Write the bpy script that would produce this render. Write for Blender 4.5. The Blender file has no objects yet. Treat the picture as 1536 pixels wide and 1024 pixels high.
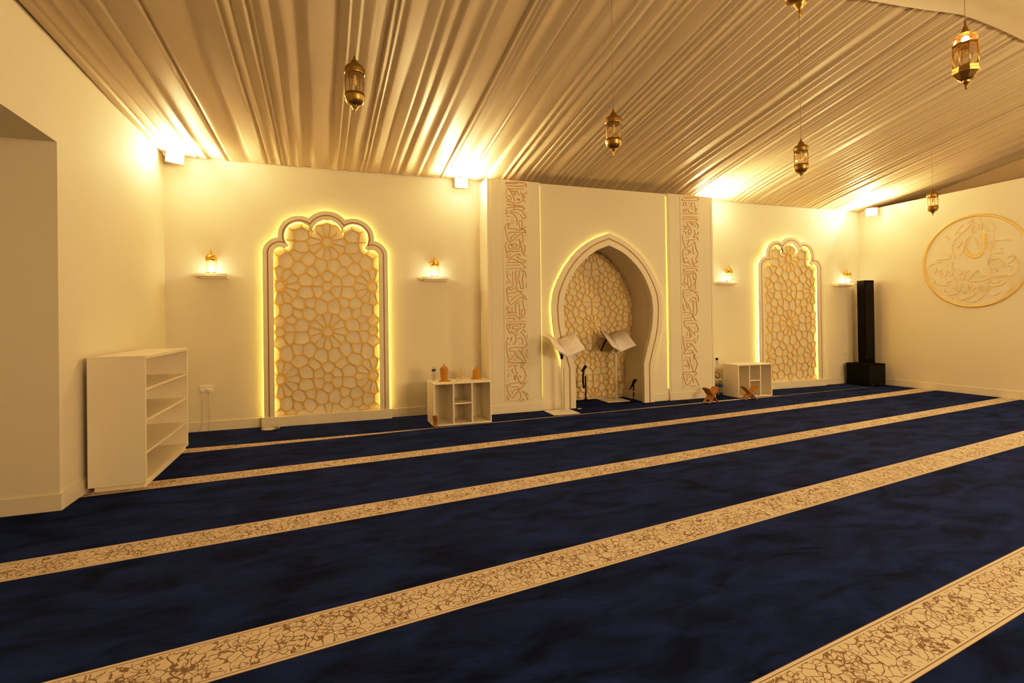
import bpy, math, random
from mathutils import Vector, Matrix
PI = math.pi
# traced strokes of the script bands (x,z in mm) and of the medallion (y,z in mm)
CALL_L='2509,3350 2646,3365 2802,3370|2509,3335 2691,3347|2802,3370 2801,3321 2522,3305|2691,3364 2696,3343|2760,3365 2763,3350|2839,3362 2836,3302|2549,3259 2690,3274 2805,3273|2558,3281 2530,3240 2511,3171|2558,3264 2598,3215 2633,3141 2660,3087|2598,3237 2635,3231 2703,3236 2671,3221 2661,3177 2630,3209|2699,3223 2725,3173|2745,3239 2763,3193 2780,3112 2724,3074 2678,3058|2688,3136 2711,3103 2729,3113 2706,3128|2837,3241 2828,3210 2800,3208 2790,3169 2818,3166 2785,3129|2785,3116 2826,3085|2525,3150 2552,3169 2597,3138 2596,3104 2551,3109 2524,3133 2525,3150|2519,3082 2596,3074 2660,3057|2523,3031 2641,3030 2788,3022|2509,2974 2595,2997 2742,3010 2820,2993|2641,3047 2645,2970|2594,2950 2686,2972 2759,2955 2787,2961 2787,2991|2499,2944 2535,2938 2535,2899 2498,2897|2594,2950 2585,2915 2630,2900 2666,2859 2684,2809 2682,2731|2612,2934 2639,2927 2685,2921|2694,2904 2722,2910|2768,2934 2814,2885 2822,2851 2776,2840 2740,2898|2819,2937 2828,2916|2516,2860 2579,2861|2602,2843 2625,2853|2520,2810 2547,2812|2592,2804 2647,2798|2564,2760 2637,2768|2720,2811 2757,2804 2766,2753 2746,2674|2711,2806 2728,2673|2812,2800 2822,2806|2816,2729 2793,2702 2737,2670|2548,2768 2514,2732 2496,2697 2513,2612 2538,2528 2579,2492 2625,2520 2736,2611 2772,2595 2775,2475|2533,2758 2564,2734 2541,2690 2663,2683 2718,2664 2774,2693 2819,2639|2558,2606 2558,2627 2681,2637 2782,2637 2819,2626|2588,2518 2593,2561 2662,2611|2801,2673 2819,2631|2819,2607 2819,2592|2524,2494 2497,2446 2505,2378 2526,2302 2526,2264 2507,2255|2556,2457 2546,2414 2559,2389 2650,2390 2714,2398 2724,2463 2716,2532 2679,2513|2556,2457 2587,2462 2614,2416 2678,2427 2665,2461 2615,2459 2596,2424|2522,2332 2568,2359 2640,2350 2751,2369|2734,2498 2738,2438 2760,2387 2769,2327 2814,2285|2780,2457 2807,2432 2802,2380 2787,2328|2567,2325 2571,2295|2526,2255 2585,2270 2695,2320 2731,2291|2538,2209 2571,2244 2630,2237 2712,2205|2704,2291 2676,2268 2749,2236 2822,2212|2507,2191 2730,2197 2813,2190|2506,2148 2720,2156|2730,2197 2812,2121|2505,2097 2812,2114|2527,2068 2518,2021 2535,1953 2575,1889|2554,2030 2567,2005|2604,2052 2606,1851|2604,2052 2636,2053|2673,2075 2650,2032 2657,1912 2669,1809 2678,1783|2710,2076 2709,2007 2690,1955 2716,1878 2725,1827 2770,1814 2754,1939 2773,2017 2765,2068 2719,2085|2774,2086 2811,2035 2814,1966|2813,1892 2817,1828|2516,1919 2520,1876|2661,1895 2717,1921|2505,1762 2510,1804 2542,1830 2606,1839|2533,1822 2569,1796 2651,1823|2505,1791 2518,1719 2530,1643 2570,1579 2639,1617 2732,1690 2768,1669 2758,1600 2784,1496 2779,1419 2699,1359|2509,1745 2595,1747 2687,1771 2761,1768|2549,1698 2586,1694|2575,1626 2622,1685 2705,1724|2705,1772 2778,1703 2819,1643|2722,1630 2648,1583 2646,1463|2593,1549 2587,1480 2628,1454 2673,1463|2698,1600 2706,1480 2709,1368|2743,1514 2737,1402|2502,1562 2560,1527|2502,1540 2542,1472 2582,1463|2500,1438 2528,1459 2582,1455|2500,1417 2636,1422 2699,1359|2500,1377 2618,1384 2613,1352|2508,1328 2801,1335|2503,1289 2544,1293 2717,1297 2781,1294 2776,1242 2688,1227 2637,1172|2717,1295 2716,1265|2689,1265 2598,1262 2597,1228 2652,1225|2512,1289 2507,1243 2560,1152|2539,1302 2552,1225|2560,1191 2596,1173 2632,1129 2640,1052 2603,993|2568,1105 2567,1045|2586,1100 2558,1063|2505,1111 2523,1081 2500,1064|2706,1170 2761,1144 2805,1039 2814,979|2734,1179 2771,1208 2793,1169|2677,1068 2710,1102 2746,1058 2740,989|2816,1134 2815,1082|2660,1171 2659,1120|2818,1574 2820,1561|2817,1513 2814,1492|2803,1388 2807,1375|2498,1048 2495,1014 2498,912 2541,778 2647,898|2522,1013 2539,995|2594,1002 2612,998|2685,1000 2694,991|2805,996 2795,962 2739,947|2730,951 2557,948 2543,919 2556,901 2629,899|2675,914 2729,870 2792,743 2755,727 2513,741 2554,778|2739,947 2739,878|2647,864 2655,825 2728,771 2759,714 2745,689|2609,771 2627,771|2555,850 2560,829|2718,720 2708,647|2745,689 2735,663|2785,868 2821,798|2804,927 2826,862|2508,673 2562,675|2489,623 2552,629|2526,698 2653,691|2653,680 2621,668 2634,616 2652,581 2633,531 2618,481 2606,558|2584,649 2575,611 2606,575|2735,663 2772,610 2784,541 2770,473 2732,436|2651,530 2678,477 2705,433 2704,407|2683,537 2710,527 2701,511|2524,579 2515,524|2551,552 2569,543|2496,487 2500,470|2486,411 2559,432 2677,439 2723,436 2769,413 2675,323 2569,210|2486,411 2512,308 2556,233|2567,377 2649,381 2676,341 2612,336 2565,270|2522,409 2540,387|2548,327 2557,318|2769,413 2811,445|2684,306 2707,262 2697,202 2664,183|2816,177 2776,275 2739,303 2758,319|2710,176 2738,182 2747,212|2502,266 2510,206 2528,196|2795,291 2826,237|2786,640 2809,643|2803,536 2812,539'
CALL_R='5638,3350 5902,3368 5901,3319 5617,3297 5624,3333|5664,3331 5862,3349|5935,3360 5928,3315|5635,3199 5636,3253 5676,3266 5687,3191|5728,3259 5874,3268|5794,3252 5805,3155|5753,3195 5780,3230|5853,3245 5872,3192 5871,3115|5912,3183 5891,3127|5933,3239 5926,3226|5634,3150 5680,3153 5673,3115 5627,3123 5634,3150|5720,3172 5738,3118 5817,3101|5607,3078 5751,3081 5924,3096|5625,3014 5658,3029 5923,3036|5605,2990 5763,2998 5908,2997 5868,2951 5722,2955 5695,2910 5760,2848 5778,2773 5751,2728 5719,2770 5733,2825|5618,2960 5657,2973|5748,2934 5827,2884|5788,2936 5840,2906|5881,2941 5927,2889 5905,2833|5867,2897 5866,2859|5630,2907 5636,2898|5616,2868 5694,2867 5681,2823 5622,2820|5655,2854 5661,2832|5628,2788 5666,2768 5679,2736|5825,2819 5858,2787 5850,2733 5823,2699 5890,2701 5922,2648|5918,2790 5917,2746 5864,2744|5603,2722 5612,2636 5662,2519 5768,2555 5848,2613 5860,2548|5678,2693 5744,2695|5664,2627 5743,2646 5849,2651|5743,2636 5702,2574 5715,2548|5668,2508 5609,2463 5607,2355 5631,2258|5874,2548 5873,2504 5911,2429 5883,2352|5674,2487 5727,2467 5726,2413|5820,2546 5806,2469 5831,2405|5753,2479 5765,2425|5640,2399 5712,2401|5646,2345 5698,2347|5619,2341 5632,2287 5664,2256 5737,2312|5672,2332 5724,2344|5703,2278 5749,2242 5788,2248|5790,2357 5802,2281 5847,2217|5870,2359 5876,2305 5909,2284 5842,2260|5598,2222 5682,2208 5907,2207|5628,2114 5629,2163 5853,2173 5879,2141 5919,2131|5642,2126 5799,2123 5839,2119|5595,2094 5799,2096 5812,2075 5601,2060|5839,2108 5871,2043 5849,1934 5847,1830 5768,1830|5699,2051 5696,1888|5725,2051 5757,1965 5762,1878 5728,1840 5709,1889|5653,2039 5625,1953 5683,1899|5579,1930 5650,1861|5805,2053 5823,1988 5850,1988|5836,1944 5788,1857|5610,1812 5741,1818 5767,1781|5610,1812 5602,1715 5646,1629 5671,1607|5609,1764 5753,1775|5634,1721 5779,1737|5819,1781 5898,1716 5903,1607|5767,1802 5846,1792 5912,1771|5724,1618 5765,1672 5825,1694 5870,1640|5763,1607 5803,1629 5799,1401|5856,1629 5874,1520 5866,1422 5812,1390|5684,1596 5722,1521 5747,1445|5645,1596 5683,1499|5593,1586 5611,1499 5643,1467|5577,1440 5695,1439 5773,1412 5765,1358 5588,1343|5615,1392 5740,1401|5799,1390 5811,1346 5864,1291|5613,1273 5627,1305 5784,1309|5613,1280 5625,1226 5715,1138 5726,1019|5665,1247 5691,1257 5836,1255 5875,1211 5894,1134 5847,1114 5768,1126 5690,1214|5756,1191 5769,1180|5815,1190 5828,1179|5828,1157 5848,1152|5669,1117 5668,1042|5754,1094 5753,1029|5794,1104 5833,1060|5886,1058 5871,972|5805,1017 5831,983|5596,1054 5588,990 5606,881 5637,816 5737,905 5764,909 5867,770|5615,1016 5700,1011|5621,973 5824,962 5823,918|5664,858 5665,923 5751,926|5637,816 5597,758 5748,769 5775,790 5749,812 5683,804|5775,790 5800,735 5785,648|5827,745 5813,691 5851,624 5863,558 5795,447 5757,530 5744,574|5576,646 5667,653 5679,588 5704,533 5690,501|5707,705 5726,629 5698,565|5616,698 5694,701|5587,559 5652,562 5645,535|5579,495 5606,505|5798,615 5804,593|5804,561 5810,548|5572,442 5650,454 5848,439 5793,372|5578,436 5596,344 5646,239 5713,284 5760,346 5715,413 5604,413|5649,395 5654,308|5695,382 5694,349|5767,346 5792,269|5793,344 5832,332 5890,214|5712,235 5777,210 5830,223|5581,215 5601,236|5852,678 5899,682'
MED='5549,2952 5614,2884|5550,2935 5545,2894 5585,2850 5705,2733 5839,2608|5688,2878 5755,2799 5812,2721|5751,2734 5700,2755|5941,2729 5932,2680 5880,2643|5537,2847 5557,2754 5549,2684|5519,2714 5500,2728|5458,2952 5426,2867|5465,2835 5466,2761 5423,2760 5417,2843 5385,2832 5376,2769 5322,2698|5338,2862 5283,2819 5248,2725 5272,2684|5568,2659 5628,2628 5669,2519 5690,2430 5752,2351|5608,2602 5639,2504 5641,2412|5525,2630 5493,2529 5485,2437|5415,2680 5430,2643 5418,2518 5419,2406 5487,2347|5355,2665 5356,2576|5254,2648 5251,2549|5358,2420 5352,2531 5324,2538 5288,2510 5309,2347|5247,2526 5240,2393|5803,2304 5843,2403 5856,2545 5809,2574|5775,2493 5708,2577 5738,2598|6098,2308 6022,2329 5937,2314 5885,2337 5905,2387 5926,2383|5978,2420 5952,2404|6058,2456 6052,2446|5263,2330 5155,2344 5129,2313|5251,2538 5047,2529|5043,2507 5032,2509|5181,2391 5128,2411|5396,2403 5392,2357|5300,2324 5339,2184|6012,2276 6088,2266|6131,2264 6209,2230 6254,2168 6233,2074 6179,1990 6141,1969|5845,2251 5862,2171 5853,2053 5885,2020|6111,2178 6106,2123 6145,2078|6014,2132 6057,2119 6053,2070 6015,2079 6026,2044 6048,2022 5974,2016 5952,2073 5941,2120|5910,2084 5897,2074|5934,2196 5923,2218|5972,1964 5962,1954|5826,2134 5814,2130|5780,2122 5745,2122|5715,2092 5711,2052 5762,2027 5748,1933|5611,2088 5656,2047 5703,1924|5960,1896 5886,1932|6120,1949 6153,1922 6154,1861 6122,1799|6115,1889 6019,1870 5903,1862|5833,1998 5805,1873 5807,1745|5713,1890 5740,1799 5802,1709 5942,1681|5982,1802 5978,1737|5957,1753 5915,1757|5852,1806 5842,1788|5854,1636 5845,1612|5741,1741 5711,1751|5661,1748 5697,1692|5630,1861 5631,1781 5598,1699|5601,1802 5562,1839 5533,1797 5553,1747 5592,1767 5601,1802|5476,1782 5456,1826 5419,1812 5420,1745 5458,1736 5476,1782|5777,1673 5763,1597 5663,1610 5564,1663 5515,1717|5339,1885 5369,1742 5412,1655 5498,1580 5576,1549 5644,1575 5658,1644|5472,2075 5510,2056 5619,1912 5493,1902 5389,1911 5296,1948|5462,2069 5425,2003 5351,1975|5531,1956 5521,1972|5478,1963 5407,1968|5303,2120 5327,2073 5296,1970|5277,2057 5267,2094 5231,2102|5231,2063 5227,2025|5204,2083 5200,2028|5301,1915 5279,1869 5225,1849 5175,1889|5344,1824 5262,1802 5163,1817 5110,1862|5364,1731 5308,1777|5346,1685 5283,1649 5183,1693|5097,2105 5045,2110 5015,2075|5037,2061 5046,2013|5292,2230 5201,2247 5157,2209 5132,2162 5150,2088|5292,2246 5289,2163 5239,2152|5087,2233 5034,2265 4992,2233 5044,2164 5088,2158|5016,2300 4958,2229 4930,2119 4969,2006 5047,1949 5170,1938 5278,1946|5269,1968 5170,1959 5090,1974|5048,1933 5036,1841 5059,1745 5112,1678|5329,2228 5339,2140'
MEDW='5641,2423 5612,2357 5535,2307 5458,2326 5410,2393|5392,2682 5394,2537 5396,2403'
C = bpy.context.scene.collection
sc = bpy.context.scene

# ------------------------------------------------------------------ materials
def node_mat(name):
    m = bpy.data.materials.new(name); m.use_nodes = True
    nt = m.node_tree; b = nt.nodes['Principled BSDF']
    return m, nt, b

def mat(name, col, rough=.6, metal=0., var=.08, scale=6., bump=0., bscale=80., emit=None, estr=0., spec=.4, coat=0., sheen=0.):
    m, nt, b = node_mat(name)
    tc = nt.nodes.new('ShaderNodeTexCoord'); nz = nt.nodes.new('ShaderNodeTexNoise')
    nz.inputs['Scale'].default_value = scale; nz.inputs['Detail'].default_value = 4
    nt.links.new(tc.outputs['Object'], nz.inputs['Vector'])
    mx = nt.nodes.new('ShaderNodeMix'); mx.data_type = 'RGBA'
    mx.inputs[6].default_value = (*[c*(1-var) for c in col], 1); mx.inputs[7].default_value = (*[min(1, c*(1+var)) for c in col], 1)
    nt.links.new(nz.outputs['Fac'], mx.inputs[0]); nt.links.new(mx.outputs[2], b.inputs['Base Color'])
    b.inputs['Roughness'].default_value = rough; b.inputs['Metallic'].default_value = metal
    b.inputs['Specular IOR Level'].default_value = spec; b.inputs['Coat Weight'].default_value = coat
    b.inputs['Sheen Weight'].default_value = sheen
    if bump:
        n2 = nt.nodes.new('ShaderNodeTexNoise'); n2.inputs['Scale'].default_value = bscale; n2.inputs['Detail'].default_value = 3
        bp = nt.nodes.new('ShaderNodeBump'); bp.inputs['Strength'].default_value = bump; bp.inputs['Distance'].default_value = .01
        nt.links.new(tc.outputs['Object'], n2.inputs['Vector']); nt.links.new(n2.outputs['Fac'], bp.inputs['Height'])
        nt.links.new(bp.outputs['Normal'], b.inputs['Normal'])
    if emit:
        b.inputs['Emission Color'].default_value = (*emit, 1); b.inputs['Emission Strength'].default_value = estr
    return m

def glass_mat(name, tint, gl=.35, rough=.05):
    m, nt, b = node_mat(name); nt.nodes.remove(b)
    out = nt.nodes['Material Output']
    tr = nt.nodes.new('ShaderNodeBsdfTransparent'); tr.inputs[0].default_value = (*tint, 1)
    g = nt.nodes.new('ShaderNodeBsdfGlossy'); g.inputs['Roughness'].default_value = rough; g.inputs[0].default_value = (1, .95, .85, 1)
    lw = nt.nodes.new('ShaderNodeLayerWeight'); lw.inputs['Blend'].default_value = gl
    mx = nt.nodes.new('ShaderNodeMixShader')
    nt.links.new(lw.outputs['Facing'], mx.inputs[0]); nt.links.new(tr.outputs[0], mx.inputs[1]); nt.links.new(g.outputs[0], mx.inputs[2])
    nt.links.new(mx.outputs[0], out.inputs['Surface'])
    return m

def math_node(nt, op, a, b=None):
    n = nt.nodes.new('ShaderNodeMath'); n.operation = op
    for i, v in enumerate((a, b)):
        if v is None: continue
        if isinstance(v, (int, float)): n.inputs[i].default_value = v
        else: nt.links.new(v, n.inputs[i])
    return n.outputs[0]

def carpet_navy():
    m, nt, b = node_mat('navy_pile')
    tc = nt.nodes.new('ShaderNodeTexCoord')
    mp = nt.nodes.new('ShaderNodeMapping'); mp.inputs['Scale'].default_value = (1.0, 2.2, 1)
    mp.inputs['Rotation'].default_value = (0, 0, -.12)
    nt.links.new(tc.outputs['Object'], mp.inputs['Vector'])
    n1 = nt.nodes.new('ShaderNodeTexNoise'); n1.inputs['Scale'].default_value = 2.3; n1.inputs['Detail'].default_value = 6; n1.inputs['Roughness'].default_value = .62; n1.inputs['Distortion'].default_value = .6
    nt.links.new(mp.outputs[0], n1.inputs['Vector'])
    n2 = nt.nodes.new('ShaderNodeTexNoise'); n2.inputs['Scale'].default_value = 260; n2.inputs['Detail'].default_value = 2
    nt.links.new(tc.outputs['Object'], n2.inputs['Vector'])
    r = nt.nodes.new('ShaderNodeValToRGB'); e = r.color_ramp.elements
    e[0].position = .36; e[0].color = (.0034, .0076, .036, 1); e[1].position = .62; e[1].color = (.0135, .029, .138, 1)
    nt.links.new(n1.outputs['Fac'], r.inputs[0]); nt.links.new(r.outputs[0], b.inputs['Base Color'])
    b.inputs['Roughness'].default_value = .95; b.inputs['Specular IOR Level'].default_value = .08
    b.inputs['Sheen Weight'].default_value = .03; b.inputs['Sheen Roughness'].default_value = .45; b.inputs['Sheen Tint'].default_value = (.15, .3, 1, 1)
    h = math_node(nt, 'ADD', math_node(nt, 'MULTIPLY', n1.outputs['Fac'], 1.0), math_node(nt, 'MULTIPLY', n2.outputs['Fac'], .12))
    bp = nt.nodes.new('ShaderNodeBump'); bp.inputs['Strength'].default_value = .5; bp.inputs['Distance'].default_value = .03
    nt.links.new(h, bp.inputs['Height']); nt.links.new(bp.outputs[0], b.inputs['Normal'])
    return m

def carpet_cream():
    # woven cream border: leafy brown outlines between two pairs of thin lines; UV in metres along / across the stripe
    m, nt, b = node_mat('cream_border')
    uv = nt.nodes.new('ShaderNodeUVMap'); uv.uv_map = 'UVMap'
    sep = nt.nodes.new('ShaderNodeSeparateXYZ'); nt.links.new(uv.outputs[0], sep.inputs[0])
    nd = nt.nodes.new('ShaderNodeTexNoise'); nd.inputs['Scale'].default_value = 11; nd.inputs['Detail'].default_value = 2
    nt.links.new(uv.outputs[0], nd.inputs['Vector'])
    sub = nt.nodes.new('ShaderNodeVectorMath'); sub.operation = 'SUBTRACT'; sub.inputs[1].default_value = (.5, .5, .5)
    nt.links.new(nd.outputs['Color'], sub.inputs[0])
    scl = nt.nodes.new('ShaderNodeVectorMath'); scl.operation = 'SCALE'; scl.inputs['Scale'].default_value = .06
    nt.links.new(sub.outputs[0], scl.inputs[0])
    add = nt.nodes.new('ShaderNodeVectorMath'); add.operation = 'ADD'
    nt.links.new(uv.outputs[0], add.inputs[0]); nt.links.new(scl.outputs[0], add.inputs[1])
    v1 = nt.nodes.new('ShaderNodeTexVoronoi'); v1.feature = 'DISTANCE_TO_EDGE'; v1.inputs['Scale'].default_value = 22; v1.inputs['Randomness'].default_value = .85
    nt.links.new(add.outputs[0], v1.inputs['Vector'])
    l1 = math_node(nt, 'LESS_THAN', v1.outputs['Distance'], .042)
    n3 = nt.nodes.new('ShaderNodeTexNoise'); n3.inputs['Scale'].default_value = 30; nt.links.new(uv.outputs[0], n3.inputs['Vector'])
    l1 = math_node(nt, 'MULTIPLY', l1, math_node(nt, 'GREATER_THAN', n3.outputs['Fac'], .36))
    v2 = nt.nodes.new('ShaderNodeTexVoronoi'); v2.feature = 'DISTANCE_TO_EDGE'; v2.inputs['Scale'].default_value = 32
    nt.links.new(add.outputs[0], v2.inputs['Vector'])
    n4 = nt.nodes.new('ShaderNodeTexNoise'); n4.inputs['Scale'].default_value = 7; nt.links.new(uv.outputs[0], n4.inputs['Vector'])
    l2 = math_node(nt, 'MULTIPLY', math_node(nt, 'LESS_THAN', v2.outputs['Distance'], .042), math_node(nt, 'GREATER_THAN', n4.outputs['Fac'], .50))
    v3 = nt.nodes.new('ShaderNodeTexVoronoi'); v3.inputs['Scale'].default_value = 24; nt.links.new(uv.outputs[0], v3.inputs['Vector'])
    l3 = math_node(nt, 'LESS_THAN', v3.outputs['Distance'], .13)
    pat = math_node(nt, 'MAXIMUM', l1, math_node(nt, 'MAXIMUM', l2, l3))
    # distance to the nearer long edge, v runs 0..0.27
    c = math_node(nt, 'ABSOLUTE', math_node(nt, 'SUBTRACT', sep.outputs['Y'], .135))
    inside = math_node(nt, 'LESS_THAN', c, .108)
    pat = math_node(nt, 'MULTIPLY', pat, inside)
    lnA = math_node(nt, 'LESS_THAN', math_node(nt, 'ABSOLUTE', math_node(nt, 'SUBTRACT', c, .118)), .0022)
    lnB = math_node(nt, 'GREATER_THAN', c, .1325)
    pat = math_node(nt, 'MAXIMUM', pat, math_node(nt, 'MAXIMUM', lnA, lnB))
    nb = nt.nodes.new('ShaderNodeTexNoise'); nb.inputs['Scale'].default_value = 300
    nt.links.new(uv.outputs[0], nb.inputs['Vector'])
    cr = nt.nodes.new('ShaderNodeMix'); cr.data_type = 'RGBA'; cr.inputs[6].default_value = (.62, .535, .44, 1); cr.inputs[7].default_value = (.79, .69, .575, 1)
    nt.links.new(nb.outputs['Fac'], cr.inputs[0])
    mx = nt.nodes.new('ShaderNodeMix'); mx.data_type = 'RGBA'; mx.inputs[7].default_value = (.16, .085, .035, 1)
    nt.links.new(math_node(nt, 'MULTIPLY', pat, .82), mx.inputs[0]); nt.links.new(cr.outputs[2], mx.inputs[6])
    nt.links.new(mx.outputs[2], b.inputs['Base Color'])
    b.inputs['Roughness'].default_value = .95; b.inputs['Specular IOR Level'].default_value = .1
    bp = nt.nodes.new('ShaderNodeBump'); bp.inputs['Strength'].default_value = .3; bp.inputs['Distance'].default_value = .004
    nt.links.new(nb.outputs['Fac'], bp.inputs['Height']); nt.links.new(bp.outputs[0], b.inputs['Normal'])
    return m

M = {}
M['wall'] = mat('cream_plaster', (.80, .745, .63), .75, var=.035, scale=1.3, bump=.08, bscale=9, spec=.25)
M['trim'] = mat('cream_gloss_trim', (.80, .74, .625), .5, var=.02, spec=.35)
M['cream'] = mat('cream_painted_board', (.88, .81, .68), .5, var=.03, scale=3, spec=.35)
M['panel'] = mat('cream_panel', (.82, .75, .61), .6, var=.04, scale=3, spec=.3)
M['gold'] = mat('gold_paint', (.75, .515, .155), .45, metal=.15, var=.12, scale=20)
M['goldline'] = mat('gold_ochre_line', (.50, .29, .09), .55, metal=.1, var=.15, scale=15)
M['letter'] = mat('ochre_carved_edge', (.60, .37, .13), .55, metal=.15, var=.15, scale=30)
M['relief'] = mat('cream_gold_relief', (.80, .67, .42), .55, var=.05, scale=10)
M['medal'] = mat('gold_relief', (.78, .59, .27), .5, metal=.12, var=.08, scale=10)
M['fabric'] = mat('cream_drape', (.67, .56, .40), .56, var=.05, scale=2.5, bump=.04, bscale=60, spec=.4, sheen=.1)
M['fabdark'] = mat('shaded_drape', (.50, .40, .27), .7, var=.06, scale=3)  # drape colour darkened to put the gable's shade into the cloth
M['brass'] = mat('aged_brass', (.40, .265, .085), .34, metal=.95, var=.25, scale=25, bump=.15, bscale=120)
M['brightbrass'] = mat('bright_brass', (.72, .46, .13), .28, metal=.9, var=.15, scale=25)
M['copper'] = glass_mat('amber_glass', (1, .62, .34), .45, .15)
M['glass'] = glass_mat('clear_glass', (.93, .88, .78), .30)
M['clear'] = glass_mat('clear_acrylic', (.97, .95, .9), .42)
M['plastic'] = glass_mat('bottle_plastic', (.90, .90, .90), .35, .12)
M['led'] = mat('warm_led_strip', (1, .85, .4), .5, emit=(1, .66, .13), estr=12)
M['ledinner'] = mat('inner_led_strip', (1, .85, .4), .5, emit=(1, .66, .13), estr=8)
M['ledsoft'] = mat('dim_led_strip', (1, .85, .4), .5, emit=(1, .62, .12), estr=1.1)
M['flood'] = mat('floodlight_lens', (1, 1, 1), .3, emit=(1, .86, .62), estr=70)
M['flame'] = mat('candle_bulb', (1, 1, 1), .3, emit=(1, .80, .52), estr=45)
M['bulb'] = mat('lit_bulb', (1, 1, 1), .3, emit=(1, .80, .55), estr=160)
M['dimbulb'] = mat('unlit_bulb', (.85, .7, .45), .2, spec=.8)
M['greymetal'] = mat('grey_cast_metal', (.45, .42, .36), .5, metal=.5)
M['black'] = mat('black_plastic', (.006, .0055, .0055), .55, var=.2, spec=.25)
M['blackcab'] = mat('black_speaker_paint', (.004, .0035, .003), .75, var=.3, spec=.15, bump=.2, bscale=200)
M['white'] = mat('white_plastic', (.82, .80, .76), .4, var=.02)
M['whitemetal'] = mat('white_powder_coat', (.80, .76, .68), .4, var=.02)
M['paper'] = mat('white_paper', (.92, .88, .88), .8, var=.02)
M['ink'] = mat('faint_grey_print', (.62, .57, .52), .85)
M['wood'] = mat('orange_varnished_wood', (.46, .225, .055), .4, var=.35, scale=14, spec=.5)
M['amber'] = mat('amber_glitter', (.50, .255, .03), .4, var=.4, scale=160, spec=.5)
M['blue'] = mat('blue_label', (.04, .09, .30), .4, var=.3, scale=60)
M['cord'] = mat('thin_cord', (.42, .33, .2), .7)
M['wire'] = mat('white_cable', (.8, .74, .62), .5)
M['brown'] = mat('brown_cable', (.25, .15, .07), .6)
M['navy'] = carpet_navy(); M['stripe'] = carpet_cream()
M['dark'] = mat('dark_groove', (.12, .08, .04), .8)

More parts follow.
